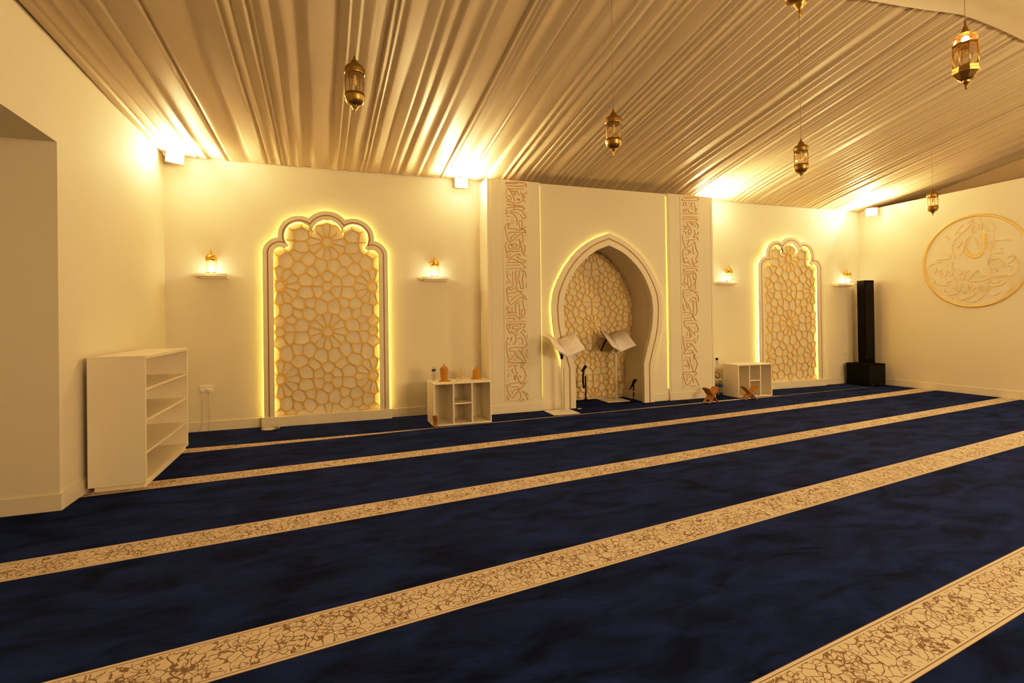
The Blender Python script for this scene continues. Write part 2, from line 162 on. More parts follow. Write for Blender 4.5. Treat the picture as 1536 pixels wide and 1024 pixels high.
# ------------------------------------------------------------------ mesh helpers
class MB:
    def __init__(s): s.v = []; s.f = []; s.mi = []; s.uv = {}; s.sm = []
    def face(s, idx, mi=0, smooth=False): s.f.append(idx); s.mi.append(mi); s.sm.append(smooth)
    def box(s, x0, x1, y0, y1, z0, z1, mi=0, bev=0., R=None, o=(0, 0, 0)):
        if bev and min(x1-x0, y1-y0, z1-z0) > 2.2*bev:
            # chamfered box: 24 vertices
            b = bev; V = {}; n0 = len(s.v)
            for ix, x in enumerate((x0, x1)):
                for iy, y in enumerate((y0, y1)):
                    for iz, z in enumerate((z0, z1)):
                        sx, sy, sz = (1-2*ix)*b, (1-2*iy)*b, (1-2*iz)*b
                        for ax, p in enumerate(((x, y+sy, z+sz), (x+sx, y, z+sz), (x+sx, y+sy, z))):
                            V[ix, iy, iz, ax] = len(s.v); s.v.append(p)
            def q(*k): s.face([V[a] for a in k], mi)
            for i in (0, 1):
                q((i,0,0,0),(i,1,0,0),(i,1,1,0),(i,0,1,0)); q((0,i,0,1),(1,i,0,1),(1,i,1,1),(0,i,1,1)); q((0,0,i,2),(1,0,i,2),(1,1,i,2),(0,1,i,2))
            for a in (0, 1):
                for c in (0, 1):
                    q((a,c,0,0),(a,c,1,0),(a,c,1,1),(a,c,0,1)); q((a,0,c,0),(a,1,c,0),(a,1,c,2),(a,0,c,2)); q((0,a,c,1),(1,a,c,1),(1,a,c,2),(0,a,c,2))
                    for d in (0, 1): q((a,c,d,0),(a,c,d,1),(a,c,d,2))
        else:
            n0 = len(s.v)
            for x in (x0, x1):
                for y in (y0, y1):
                    for z in (z0, z1): s.v.append((x, y, z))
            for q in ((0,1,3,2),(4,6,7,5),(0,4,5,1),(2,3,7,6),(0,2,6,4),(1,5,7,3)): s.face([n0+i for i in q], mi)
        if R is not None:
            for i in range(n0, len(s.v)): s.v[i] = tuple(R @ Vector(s.v[i]) + Vector(o))
    def lathe(s, prof, n=20, o=(0, 0, 0), mi=0, flute=0., smooth=True, cap=True):
        n0 = len(s.v)
        for r, z in prof:
            for k in range(n):
                a = 2*PI*k/n; rr = r*(1+flute*(1 if k % 2 else -1))
                s.v.append((o[0]+rr*math.cos(a), o[1]+rr*math.sin(a), o[2]+z))
        for i in range(len(prof)-1):
            for k in range(n):
                a = n0+i*n+k; b = n0+i*n+(k+1) % n; s.face([a, b, b+n, a+n], mi, smooth)
        if cap:
            s.face([n0+k for k in range(n)][::-1], mi); s.face([n0+(len(prof)-1)*n+k for k in range(n)], mi)
    def tube(s, pts, r, n=8, mi=0, cap=True, closed=False, taper=None):
        pts = [Vector(p) for p in pts]; n0 = len(s.v); m = len(pts); up = None
        for i, p in enumerate(pts):
            if closed: t = pts[(i+1) % m]-pts[i-1]
            else: t = pts[min(i+1, m-1)]-pts[max(i-1, 0)]
            t.normalize()
            if up is None: up = Vector((0, 0, 1)) if abs(t.z) < .9 else Vector((1, 0, 0))
            a = up.cross(t)
            if a.length < 1e-4: a = Vector((1, 0, 0)).cross(t)
            a.normalize(); b = t.cross(a); up = b if abs(t.z) >= .9 or abs(b.z) < .5 else up
            rr = r if taper is None else taper[i]
            for k in range(n):
                an = 2*PI*k/n; s.v.append(tuple(p+a*rr*math.cos(an)+b*rr*math.sin(an)))
        for i in range(m if closed else m-1):
            j = (i+1) % m
            for k in range(n): s.face([n0+i*n+k, n0+i*n+(k+1) % n, n0+j*n+(k+1) % n, n0+j*n+k], mi, True)
        if cap and not closed:
            s.face([n0+k for k in range(n)][::-1], mi); s.face([n0+(m-1)*n+k for k in range(n)], mi)
    def prism(s, outline, f0, f1, mi=0):
        # closed outline, f0/f1 map (a,b) -> 3D on the two faces
        n0 = len(s.v); n = len(outline)
        s.v += [f0(*p) for p in outline]; s.v += [f1(*p) for p in outline]
        s.face([n0+i for i in range(n)][::-1], mi); s.face([n0+n+i for i in range(n)], mi)
        for i in range(n): j = (i+1) % n; s.face([n0+i, n0+j, n0+n+j, n0+n+i], mi)
    def band(s, A, B, y0, y1, mi=0):
        # open ring between two outlines of equal length in (x,z); front at y0, back at y1
        n0 = len(s.v); n = len(A)
        for y in (y0, y1):
            s.v += [(x, y, z) for x, z in A]; s.v += [(x, y, z) for x, z in B]
        for i in range(n-1):
            a, b, c, d = n0+i, n0+n+i, n0+2*n+i, n0+3*n+i
            s.face([a, a+1, b+1, b], mi); s.face([c, d, d+1, c+1], mi); s.face([a, c, c+1, a+1], mi); s.face([b, b+1, d+1, d], mi)
        for i in (0, n-1): s.face([n0+i, n0+n+i, n0+3*n+i, n0+2*n+i], mi)
    def build(s, name, m, parent=None, recalc=True):
        me = bpy.data.meshes.new(name); me.from_pydata([tuple(p) for p in s.v], [], s.f)
        for x in (m if isinstance(m, (list, tuple)) else [m]): me.materials.append(x)
        me.polygons.foreach_set('material_index', s.mi); me.polygons.foreach_set('use_smooth', s.sm)
        if recalc:
            import bmesh
            bm = bmesh.new(); bm.from_mesh(me); bmesh.ops.recalc_face_normals(bm, faces=bm.faces); bm.to_mesh(me); bm.free()
        me.update(); o = bpy.data.objects.new(name, me); C.objects.link(o)
        if parent is not None: o.parent = parent
        return o

def tag(o, label=None, cat=None, group=None, kind=None):
    for k, v in (('label', label), ('category', cat), ('group', group), ('kind', kind)):
        if v: o[k] = v
    return o
def empty(name, loc, label, cat, group=None, rz=0.):
    o = bpy.data.objects.new(name, None); o.empty_display_size = .1; C.objects.link(o)
    o.location = loc; o.rotation_euler = (0, 0, rz)
    return tag(o, label, cat, group)
def copy_tree(o, parent=None):
    c = o.copy(); C.objects.link(c)
    if parent is not None: c.parent = parent
    for ch in list(o.children): copy_tree(ch, c)
    return c
def struct(o): o['kind'] = 'structure'; return o
def part(fn, name, m, parent, label=None):
    b = MB(); fn(b); o = b.build(name, m, parent)
    if label: o['label'] = label
    return o
def lerp_table(t, x):
    if x <= t[0][0]: return t[0][1]
    for (a, b), (c, d) in zip(t, t[1:]):
        if x <= c: return b+(d-b)*(x-a)/(c-a)
    return t[-1][1]
def smooth_curve(pts, n):
    # Catmull-Rom through pts, n samples per span
    out = []
    for i in range(len(pts)-1):
        p0 = pts[max(i-1, 0)]; p1 = pts[i]; p2 = pts[i+1]; p3 = pts[min(i+2, len(pts)-1)]
        for k in range(n):
            t = k/n
            out.append(tuple(.5*((2*b)+(-a+c)*t+(2*a-5*b+4*c-d)*t*t+(-a+3*b-3*c+d)*t**3) for a, b, c, d in zip(p0, p1, p2, p3)))
    out.append(tuple(pts[-1])); return out

# ------------------------------------------------------------------ room
XL, XR, D, H = -1.83, 10.27, 7.503, 3.434
YF = -3.6
RISE = [(-1.83, 0), (-.8, .02), (.7, .33), (1.2, .42), (2, .56), (5, .68), (6.3, .80), (8, .80), (10.27, .70)]
def rise(x): return sum(lerp_table(RISE, x+d) for d in (-.5, -.25, 0, .25, .5))/5
YR = 3.25; XG = 10.9
def ceil_z(x, y):
    t = max(0., D-y); return H+rise(x)*(.255*t+.10*(1-math.exp(-t/.5)))

# carpet: navy pile with five cream borders, each a gently bowed line across the room
def quad(p):
    (x0, y0), (x1, y1), (x2, y2) = p
    def f(x): return y0*(x-x1)*(x-x2)/((x0-x1)*(x0-x2))+y1*(x-x0)*(x-x2)/((x1-x0)*(x1-x2))+y2*(x-x0)*(x-x1)/((x2-x0)*(x2-x1))
    return f
E_lo = lambda x: lerp_table([(-3, 6.22), (-1.34, 6.329), (.1, 6.418), (1.21, 6.515), (5.186, 6.697), (7.24, 6.774), (10.5, 6.99)], x)
E_up = lambda x: E_lo(x)+lerp_table([(-1.4, .218), (.25, .105), (1.2, .032), (4, .03), (5.3, .04), (6.2, .075), (7.1, .085), (7.35, .02), (10.5, .006)], x)
LINES = [lambda x: YF, lambda x: -.23+.125*x, lambda x: .04+.125*x, lambda x: 1.045+.13*x, lambda x: 1.32+.135*x,
         quad([(-.426, 2.246), (1.974, 2.580), (6.719, 3.219)]), quad([(-1.022, 2.476), (2.241, 2.912), (7.573, 3.626)]),
         quad([(-1.62, 3.525), (3.142, 4.08), (10.02, 4.922)]), quad([(-1.749, 3.805), (3.354, 4.355), (10.11, 5.165)]),
         quad([(-1.817, 5.024), (4.279, 5.532), (10.13, 6.128)]), quad([(-1.395, 5.300), (4.463, 5.775), (10.19, 6.424)]),
         E_lo, lambda x: max(E_lo(x)+.27, E_up(x)), lambda x: 8.3]
def floor_mesh():
    b = MB(); xs = [-3+.15*i for i in range(91)]
    uvs = []
    for i in range(len(LINES)-1):
        st = i % 2 == 1; n0 = len(b.v)
        for x in xs: b.v.append((x, LINES[i](x), 0)); b.v.append((x, LINES[i+1](x), 0))
        for k in range(len(xs)-1):
            a = n0+2*k; b.face([a, a+2, a+3, a+1], 1 if st else 0)
            uvs += [(xs[k]+i*7.3, 0), (xs[k+1]+i*7.3, 0), (xs[k+1]+i*7.3, .27), (xs[k]+i*7.3, .27)]
    o = b.build('floor', [M['navy'], M['stripe']], recalc=False)
    ul = o.data.uv_layers.new(name='UVMap')
    for i, uv in enumerate(uvs): ul.data[i].uv = uv
    return struct(o)
floor_mesh()
def strip(b):
    xs = sorted([XL+.001+(XR-XL-.002)*i/80 for i in range(81)]+[2.224, 2.2241, 6.2409, 6.241]); yb = lambda x: 7.105 if 2.224 < x < 6.241 else 7.485
    n0 = len(b.v)
    for x in xs:
        y = E_up(x); b.v += [(x, y, 0), (x, y, .004), (x, yb(x), .004), (x, yb(x), 0)]
    for k in range(len(xs)-1):
        a = n0+4*k
        for j in range(3): b.face([a+j, a+4+j, a+5+j, a+1+j])
o = part(strip, 'carpet_strip', M['navy'], None)
tag(o, 'plain navy carpet strip laid along the foot of the arched wall', 'carpet')

part(lambda b: (b.box(XL-.1, 3.25, D, D+.09, 0, 3.6), b.box(5.15, XG+.1, D, D+.09, 0, 3.6), b.box(3.25, 5.15, D, D+.09, 2.72, 3.6)), 'wall_back', M['wall'], None)['kind'] = 'structure'
def wl(b):
    b.box(XL-.12, XL, 4.74, D, 0, 3.6); b.box(XL-1.2, XL, 2.9, 4.74, 2.709, 3.6); b.box(XL-.12, XL, YF, 2.9, 0, 3.6)
    b.box(XL-1.2, XL-.12, 4.74, 4.86, 0, 2.8); b.box(XL-1.2, XL-.12, 2.78, 2.9, 0, 2.8); b.box(XL-1.32, XL-1.2, 2.78, 4.86, 0, 2.8)
part(wl, 'wall_left', M['wall'], None)['kind'] = 'structure'
part(lambda b: b.box(XR, XR+.1, YF, D, 0, 3.46), 'wall_right', M['wall'], None)['kind'] = 'structure'
part(lambda b: b.box(XL-.1, XG+.1, YF-.1, YF, 0, 4.6), 'wall_front', M['wall'], None)['kind'] = 'structure'
BB = .125
part(lambda b: [b.box(x0, x1, D-.014, D, 0, BB, bev=.003) for x0, x1 in ((XL, -.765), (.90, 2.22), (6.245, 7.505), (9.165, XR))], 'baseboard_back', M['trim'], None)['kind'] = 'structure'
part(lambda b: (b.box(XL, XL+.014, 4.74, D-.014, 0, BB-.008), b.box(XL-1.2, XL+.014, 4.726, 4.74, 0, BB-.008)), 'baseboard_left', M['trim'], None)['kind'] = 'structure'
part(lambda b: b.box(XR-.014, XR, YF, D-.014, 0, BB, bev=.003), 'baseboard_right', M['trim'], None)['kind'] = 'structure'

# draped ceiling: pleats running from the back wall up to the ridge
rnd = random.Random(11)
def pleats(x0, x1, rnd):
    # columns (x, drop, phase, strength): narrow tucks and flat leaning panels, each ending in a sharp fold
    cols = []; x = x0
    while x < x1:
        kind = rnd.random()
        w = rnd.uniform(.035, .075) if kind < .5 else (rnd.uniform(.07, .13) if kind < .85 else rnd.uniform(.14, .22))
        a = rnd.uniform(.006, .013)+.10*w; a = min(a, .026); sh = rnd.random(); ph = rnd.uniform(0, 6.3)
        for k in range(6):
            t = k/6
            g = t**1.3 if sh < .4 else ((1-t)**1.2 if sh < .75 else .5-.5*math.cos(2*PI*t))
            cols.append((x+w*t, a*g, ph, a))
        x += w
        cols.append((x, a if sh < .4 else 0., ph, a)); x += rnd.uniform(.005, .010)
    return cols
def ceiling(b):
    cols = pleats(XL+.01, XG-.03, rnd); NR = 34; r2 = random.Random(5)
    for (x, hh, ph, a) in cols:
        wr = r2.uniform(-1, 1)
        for r in range(NR):
            t = (r/(NR-1))**1.5*(D-.012-YR); y = D-.012-t
            k = .55+.45*math.sin(1.1*t+ph)
            gather = math.exp(-t/.35)
            xx = x+(.012*math.sin(.6*t+.8*x)+.002*math.sin(2.3*t+2.1*x))*(1-gather)
            z = ceil_z(xx, y)+hh*(.75+.5*k)*(1-.35*gather)+.005*gather*math.sin(r*1.1+wr*3)*wr+.0015*math.sin(3*t+ph*2)
            z += -.02*math.sin(PI*min(1, t/4.2))
            b.v.append((min(max(xx, XL+.003), XG-.003), y, z))
    n = len(cols)
    for i in range(n-1):
        for r in range(NR-1):
            a = i*NR+r; b.face([a, a+1, a+NR+1, a+NR], 0, True)
ceil_o = struct(part(ceiling, 'ceiling', M['fabric'], None))
# second bay of drape, hanging a little lower from the ridge towards the front wall; its folds run across the room
yE = lambda x: 3.28+.09*max(0., x-5.95)
def bay(b):
    xs = [XL+.003+(XG-XL-.006)*i/90 for i in range(91)]; N = 120
    r2 = random.Random(3); ph = [r2.uniform(0, 6.3) for _ in range(6)]
    for x in xs:
        ye = yE(x); zr = ceil_z(x, ye)-.03
        for r in range(N):
            t = r/(N-1); y = ye-t*(ye-YF-.003)
            s = zr+(3.62-zr)*t
            f = .022*math.sin(14*y+ph[0]+.35*x)+.016*abs(math.sin(19*y+ph[1]-.5*x))+.012*abs(math.sin(33*y+ph[2]+.2*x))
            b.v.append((x, y, s+f*min(1, t*14)-.10*math.sin(PI*t)))
    for i in range(90):
        for r in range(N-1):
            a = i*N+r; b.face([a, a+1, a+N+1, a+N], 0, True)
    n0 = len(b.v)
    for x in xs: b.v += [(x, yE(x), ceil_z(x, yE(x))-.03), (x, yE(x)+.01, ceil_z(x, yE(x))+.06)]
    for i in range(90): b.face([n0+2*i, n0+2*i+1, n0+2*i+3, n0+2*i+2], 0, True)
part(bay, 'ceiling_fold', M['fabric'], ceil_o)
def gable(b):
    N = 60
    for i in range(N+1):
        y = D-.012-(D-.012-YR)*i/N; w = .008*math.sin(i*2.1)
        b.v += [(XG-.008-abs(w), y, 3.2), (XG-.008, y, ceil_z(XG, y)+.1)]
    for i in range(N): b.face([2*i, 2*i+1, 2*i+3, 2*i+2], 0, True)
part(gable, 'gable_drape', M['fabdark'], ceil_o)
part(lambda b: b.box(XL-1.4, XG+.2, YF-.2, 8.4, 5.2, 5.25), 'roof', M['wall'], None)['kind'] = 'structure'

# ------------------------------------------------------------------ lattice pattern (rosettes of rounded cells)
def clip(poly, px, pz, nx, nz):
    out = []
    for i in range(len(poly)):
        a = poly[i-1]; c = poly[i]; da = (a[0]-px)*nx+(a[1]-pz)*nz; dc = (c[0]-px)*nx+(c[1]-pz)*nz
        if (da <= 0) != (dc <= 0):
            t = da/(da-dc); out.append((a[0]+(c[0]-a[0])*t, a[1]+(c[1]-a[1])*t))
        if dc <= 0: out.append(c)
    return out
def rosette_seeds(roses, minis, x0, x1, z0, z1, s, sd, sym=None):
    seeds = []
    for cx, cz in roses:
        seeds.append((cx, cz))
        for k in range(12):
            a = k*PI/6; seeds.append((cx+.130*s*math.cos(a), cz+.130*s*math.sin(a)))
            a += PI/12; seeds.append((cx+.362*s*math.cos(a), cz+.362*s*math.sin(a)))
            seeds.append((cx+.262*s*math.cos(a), cz+.262*s*math.sin(a))) if False else None
    def ok(p, d): return all((p[0]-q[0])**2+(p[1]-q[1])**2 > d*d for q in seeds)
    def far(p): return all((p[0]-q[0])**2+(p[1]-q[1])**2 > (.40*s)**2 for q in roses)
    for cx, cz in minis:
        for r, n in ((0, 1), (.125, 6)):
            for k in range(n):
                p = (cx+r*s*math.cos(k*PI/3+PI/6), cz+r*s*math.sin(k*PI/3+PI/6))
                if ok(p, .07*s): seeds.append(p)
    rr = random.Random(sd)
    for d in (.135, .122, .11, .10):
        for _ in range(700):
            p = (rr.uniform(x0, x1), rr.uniform(z0, z1))
            q = None if sym is None else (2*sym-p[0], p[1])
            if ok(p, d*s) and far(p):
                if q is None or abs(p[0]-q[0]) > d*s: seeds.append(p); 
                else: continue
                if q is not None: seeds.append(q)
    return [p for p in seeds if x0-.3 < p[0] < x1+.3 and z0-.3 < p[1] < z1+.3]
def lattice(b, seeds, keep, y_top, y_bot, wid, x0, x1, z0, z1):
    for i, (sx, sz) in enumerate(seeds):
        if not keep(sx, sz): continue
        poly = [(sx-.3, sz-.3), (sx+.3, sz-.3), (sx+.3, sz+.3), (sx-.3, sz+.3)]
        nb = sorted(((q[0]-sx)**2+(q[1]-sz)**2, q) for j, q in enumerate(seeds) if j != i)[:40]
        for d2, q in nb:
            d = math.sqrt(d2); poly = clip(poly, (sx+q[0])/2, (sz+q[1])/2, (q[0]-sx)/d, (q[1]-sz)/d)
            if not poly: break
        for px, pz, nx, nz in ((x0, 0, -1, 0), (x1, 0, 1, 0), (0, z0, 0, -1), (0, z1, 0, 1)):
            if poly: poly = clip(poly, px, pz, nx, nz)
        if len(poly) < 3: continue
        pts = []
        for k in range(len(poly)):
            a = poly[k]; c = poly[(k+1) % len(poly)]
            L = math.hypot(a[0]-c[0], a[1]-c[1])
            m = max(2, min(8, int(L/.011)))
            pts += [(a[0]+(c[0]-a[0])*t/m, a[1]+(c[1]-a[1])*t/m) for t in range(m)]
        n = len(pts); cx = sum(p[0] for p in pts)/n; cz = sum(p[1] for p in pts)/n
        inn = pts
        for _ in range(7):
            inn = [((inn[k-1][0]+inn[k][0]*2+inn[(k+1) % n][0])/4, (inn[k-1][1]+inn[k][1]*2+inn[(k+1) % n][1])/4) for k in range(n)]
        res = []
        for p in inn:
            dx, dz = cx-p[0], cz-p[1]; L = math.hypot(dx, dz) or 1; m = min(wid, .6*L); res.append((p[0]+dx/L*m, p[1]+dz/L*m))
        n0 = len(b.v)
        b.v += [(x, y_top, z) for x, z in pts]; b.v += [(x, y_top, z) for x, z in res]; b.v += [(x, y_bot, z) for x, z in res]
        for k in range(n):
            j = (k+1) % n
            b.face([n0+k, n0+j, n0+n+j, n0+n+k]); b.face([n0+n+k, n0+n+j, n0+2*n+j, n0+2*n+k])

# ------------------------------------------------------------------ scalloped arch panels
HW, ZS, ZT = .795, 2.235, 2.845
J2 = (.612, 2.475); J1 = (.232, 2.748); S0 = (HW, ZS)
def arc_center(p, q, sag):
    # centre and radius of the arc from p to q that bulges away from the arch centre by sag
    mx, mz = (p[0]+q[0])/2, (p[1]+q[1])/2; dx, dz = q[0]-p[0], q[1]-p[1]; L = math.hypot(dx, dz)
    nx, nz = dz/L, -dx/L
    if nx*mx+nz*(mz-1.6) < 0: nx, nz = -nx, -nz
    r = (L*L/4+sag*sag)/(2*sag); return (mx+nx*(sag-r), mz+nz*(sag-r)), r
ARCS = [arc_center(S0, J2, .062), arc_center(J2, J1, .135), arc_center(J1, (-J1[0], J1[1]), .105)]
def circ_x(c0, r0, c1, r1, near):
    dx, dz = c1[0]-c0[0], c1[1]-c0[1]; d = math.hypot(dx, dz); a = (r0*r0-r1*r1+d*d)/(2*d); h2 = max(0, r0*r0-a*a); h = math.sqrt(h2)
    mx, mz = c0[0]+a*dx/d, c0[1]+a*dz/d
    P = [(mx+h*dz/d, mz-h*dx/d), (mx-h*dz/d, mz+h*dx/d)]
    return min(P, key=lambda p: (p[0]-near[0])**2+(p[1]-near[1])**2)
def scallop(d, zb, n=14):
    # outline inset by d: right foot, up over the lobes, left foot
    (c0, r0), (c1, r1), (c2, r2) = [(c, r-d) for c, r in ARCS]
    s = (HW-d, c0[1]+math.sqrt(max(0, r0*r0-(HW-d-c0[0])**2)) if False else ZS)
    j2 = circ_x(c0, r0, c1, r1, J2); j1 = circ_x(c1, r1, c2, r2, J1)
    half = [(HW-d, zb)]
    def arc(c, p, q):
        a = math.atan2(p[1]-c[1], p[0]-c[0]); e = math.atan2(q[1]-c[1], q[0]-c[0])
        while e < a: e += 2*PI
        r = math.hypot(p[0]-c[0], p[1]-c[1]); return [(c[0]+r*math.cos(a+(e-a)*k/n), c[1]+r*math.sin(a+(e-a)*k/n)) for k in range(n)]
    # keep the foot of the first arc on the jamb line
    zz = c0[1]-0 if abs(HW-d-c0[0]) > r0 else c0[1]+math.copysign(math.sqrt(r0*r0-(HW-d-c0[0])**2), ZS-c0[1])
    half += arc(c0, (HW-d, zz), j2); half += arc(c1, j2, j1); half += arc(c2, j1, (0, c2[1]+r2)); half.append((0, c2[1]+r2))
    return half+[(-x, z) for x, z in half[:-1]][::-1]
PLT = .135
def inside_scallop(poly):
    def f(x, z):
        c = False
        for i in range(len(poly)):
            (x1, z1), (x2, z2) = poly[i-1], poly[i]
            if (z1 > z) != (z2 > z) and x < (x2-x1)*(z-z1)/(z2-z1)+x1: c = not c
        return c
    return f
def make_arch(label):
    root = empty('scalloped_arch_panel', (0, 0, 0), label, 'wall panel', 'backlit scalloped arch panels')
    Yw = D
    out = scallop(0, PLT); inn = scallop(.128, PLT)
    part(lambda b: (b.box(-HW-.03, HW+.03, Yw-.105, Yw-.001, 0.004, PLT, bev=.004)), 'plinth', M['trim'], root)
    fr = part(lambda b: (b.band(out, scallop(.052, PLT), Yw-.085, Yw-.055), b.band(scallop(.070, PLT), inn, Yw-.085, Yw-.055), b.band(scallop(.03, PLT), scallop(.098, PLT), Yw-.055, Yw-.001)), 'frame', M['trim'], root)
    part(lambda b: b.band(scallop(.052, PLT), scallop(.070, PLT), Yw-.076, Yw-.056), 'gold_inlay', M['goldline'], fr)
    pl = scallop(.10, PLT)
    part(lambda b: b.prism(pl, lambda x, z: (x, Yw-.012, z), lambda x, z: (x, Yw-.002, z)), 'back_panel', M['panel'], root)
    roses = [(0, 2.45), (0, 1.235), (0, .02), (.6, 1.845), (-.6, 1.845), (.6, .61), (-.6, .61), (.6, 3.08), (-.6, 3.08)]
    minis = [(0, 1.845), (0, .61), (.6, 1.235), (-.6, 1.235), (.6, 2.45), (-.6, 2.45)]
    seeds = rosette_seeds(roses, minis, -.72, .72, .10, 2.82, 1., 4, sym=0.)
    kin = inside_scallop(scallop(.085, PLT))
    part(lambda b: lattice(b, seeds, kin, Yw-.026, Yw-.012, 0.0065, -.70, .70, PLT, 2.9), 'lattice', M['gold'], root)
    def led(b, d):
        pts = scallop(d, PLT+.005); b.tube([(x, Yw-.028, z) for x, z in pts], .006, 6)
    part(lambda b: led(b, .016), 'led_strip', M['led'], root)
    part(lambda b: led(b, .112), 'led_strip', M['ledinner'], root)
    return root
arch = make_arch('large cream scalloped arch with gold lattice between the tall bookcase and the cube cabinet')
arch.location = (.067, 0, 0)
arch2 = copy_tree(arch); arch2.location = (8.335, 0, 0)
arch2['label'] = 'far cream scalloped arch with gold lattice beside the black column speaker'

# ------------------------------------------------------------------ prayer niche (projecting front with pointed horseshoe arch)
NX, YN, YB = 4.203, 7.12, 7.82
OUT = [(.80, .0), (.80, .60), (.865, .83), (.93, 1.05), (.968, 1.25), (.988, 1.5), (.98, 1.62), (.94, 1.81), (.78, 2.12), (.56, 2.385), (.28, 2.58), (0, 2.69)]
INN = [(.61, .0), (.61, .62), (.675, .85), (.735, 1.05), (.778, 1.25), (.795, 1.5), (.788, 1.6), (.755, 1.76), (.635, 2.02), (.475, 2.215), (.255, 2.39), (0, 2.497)]
def full(half, off=0.):
    h = smooth_curve(half[1:], 6); h = [half[0]]+h
    if off:
        g = []
        for i, (x, z) in enumerate(h):
            a = h[max(i-1, 0)]; c = h[min(i+1, len(h)-1)]; tx, tz = c[0]-a[0], c[1]-a[1]; L = math.hypot(tx, tz)
            nx, nz = tz/L, -tx/L
            if i == len(h)-1: nx, nz = 0, 1
            g.append((max(0, x+nx*off), z+nz*off if i else 0))
        h = g
    return [(NX+x, z) for x, z in h]+[(NX-x, z) for x, z in h[:-1]][::-1]
def mixo(A, B, t): return [(a[0]+(b[0]-a[0])*t, a[1]+(b[1]-a[1])*t) for a, b in zip(A, B)]
def fit_foot(P, z0): return [(x, max(z, z0)) for x, z in P]
niche = empty('prayer_niche', (NX, YN, 0), 'projecting cream prayer niche with a pointed horseshoe arch and script bands', 'prayer niche')
niche.location = (0, 0, 0)
fo, fi = full(OUT), full(INN); lin = full(INN, .085)
def front(b):
    hole = mixo(fo, fi, .5); n = len(hole); m = n//2; y0, y1 = YN+.035, YN+.09
    for y in (y0, y1):
        n0 = len(b.v)
        for i in range(m+1): b.v += [(hole[i][0], y, hole[i][1]), (5.32, y, hole[i][1])]
        for i in range(m): b.face([n0+2*i, n0+2*i+1, n0+2*i+3, n0+2*i+2])
        n0 = len(b.v)
        for i in range(m+1):
            h = hole[n-1-i]; b.v += [(h[0], y, h[1]), (3.05, y, h[1])]
        for i in range(m): b.face([n0+2*i, n0+2*i+1, n0+2*i+3, n0+2*i+2])
        n0 = len(b.v); zt = hole[m][1]
        b.v += [(3.05, y, zt), (NX, y, zt), (5.32, y, zt), (5.32, y, 3.39), (3.05, y, 3.39)]; b.face([n0, n0+1, n0+2, n0+3, n0+4])
    b.box(3.05, 5.32, YN+.05, D-.002, 3.36, 3.39)
part(front, 'front_wall', M['wall'], niche)
PIL = [(2.225, 3.055), (5.318, 6.240)]
for k, (a, c) in enumerate(PIL):
    def pilaster(b):
        b.box(a, c, YN, D-.002, .004, 3.395, bev=.006)
        for (e0, e1) in ((a+.03, a+.055), (c-.055, c-.03)) if k else ((a+.06, a+.08),):
            b.box(e0, e1, YN-.006, YN+.001, BB, 3.39)
    part(pilaster, 'pilaster', M['wall'], niche)
for x0, x1, y0 in ((2.225, 3.055, YN), (3.056, 3.40, YN+.035), (5.008, 5.317, YN+.035), (5.318, 6.24, YN)): part(lambda b: b.box(x0, x1, y0-.012, y0+.002, .001, BB, bev=.003), 'baseboard', M['trim'], niche)
part(lambda b: b.box(4.86, 4.886, YN+.06, YB, .004, .145), 'baseboard', M['trim'], niche)
def lining(b):
    n = len(lin)
    for y in (YN+.05, YB): b.v += [(x, y, z) for x, z in lin]
    for i in range(n-1): b.face([i, i+1, n+i+1, n+i], 0, True)
part(lining, 'niche_lining', M['wall'], niche)
part(lambda b: b.prism(full(INN, .12), lambda x, z: (x, YB-.001, z), lambda x, z: (x, YB+.03, z)), 'back_panel', M['panel'], niche)
def niche_lattice(b):
    s = .70
    roses = [(4.288, 1.254), (4.288-.58, 1.87), (4.288+.58, 1.87), (4.288-.58, .64), (4.288+.58, .64), (4.288, .02), (4.288, 2.49)]
    seeds = rosette_seeds(roses, [(4.288, 1.87), (4.288, .64)], 3.2, 5.2, 0., 2.75, s, 9, sym=4.288)
    poly = full(INN, .12); k = inside_scallop(poly)
    lattice(b, seeds, k, YB-.020, YB-.001, .006, 3.2, 5.2, .03, 2.8)
part(niche_lattice, 'lattice', M['gold'], niche)
fr = part(lambda b: (b.band(fit_foot(fo, .004), fit_foot(mixo(fo, fi, .42), .004), YN-.03, YN+.02), b.band(fit_foot(mixo(fo, fi, .54), .004), fit_foot(fi, .004), YN-.03, YN+.045), b.band(fit_foot(mixo(fo, fi, .15), .004), fit_foot(mixo(fo, fi, .7), .004), YN+.002, YN+.034)), 'arch_frame', M['trim'], niche)
part(lambda b: b.band(fit_foot(mixo(fo, fi, .42), .004), fit_foot(mixo(fo, fi, .54), .004), YN-.022, YN+.001), 'gold_inlay', M['goldline'], fr)
lo = [p for p in mixo(fo, fi, .07) if p[1] > .02]
part(lambda b: b.tube([(x, YN+.027, z) for x, z in lo], .0055, 6), 'led_strip', M['led'], niche)
part(lambda b: b.box(3.057, 3.066, YN+.022, YN+.034, .2, 3.35), 'led_strip', M['ledsoft'], niche)
part(lambda b: b.box(5.307, 5.316, YN+.022, YN+.034, .2, 3.35), 'led_strip', M['ledsoft'], niche)

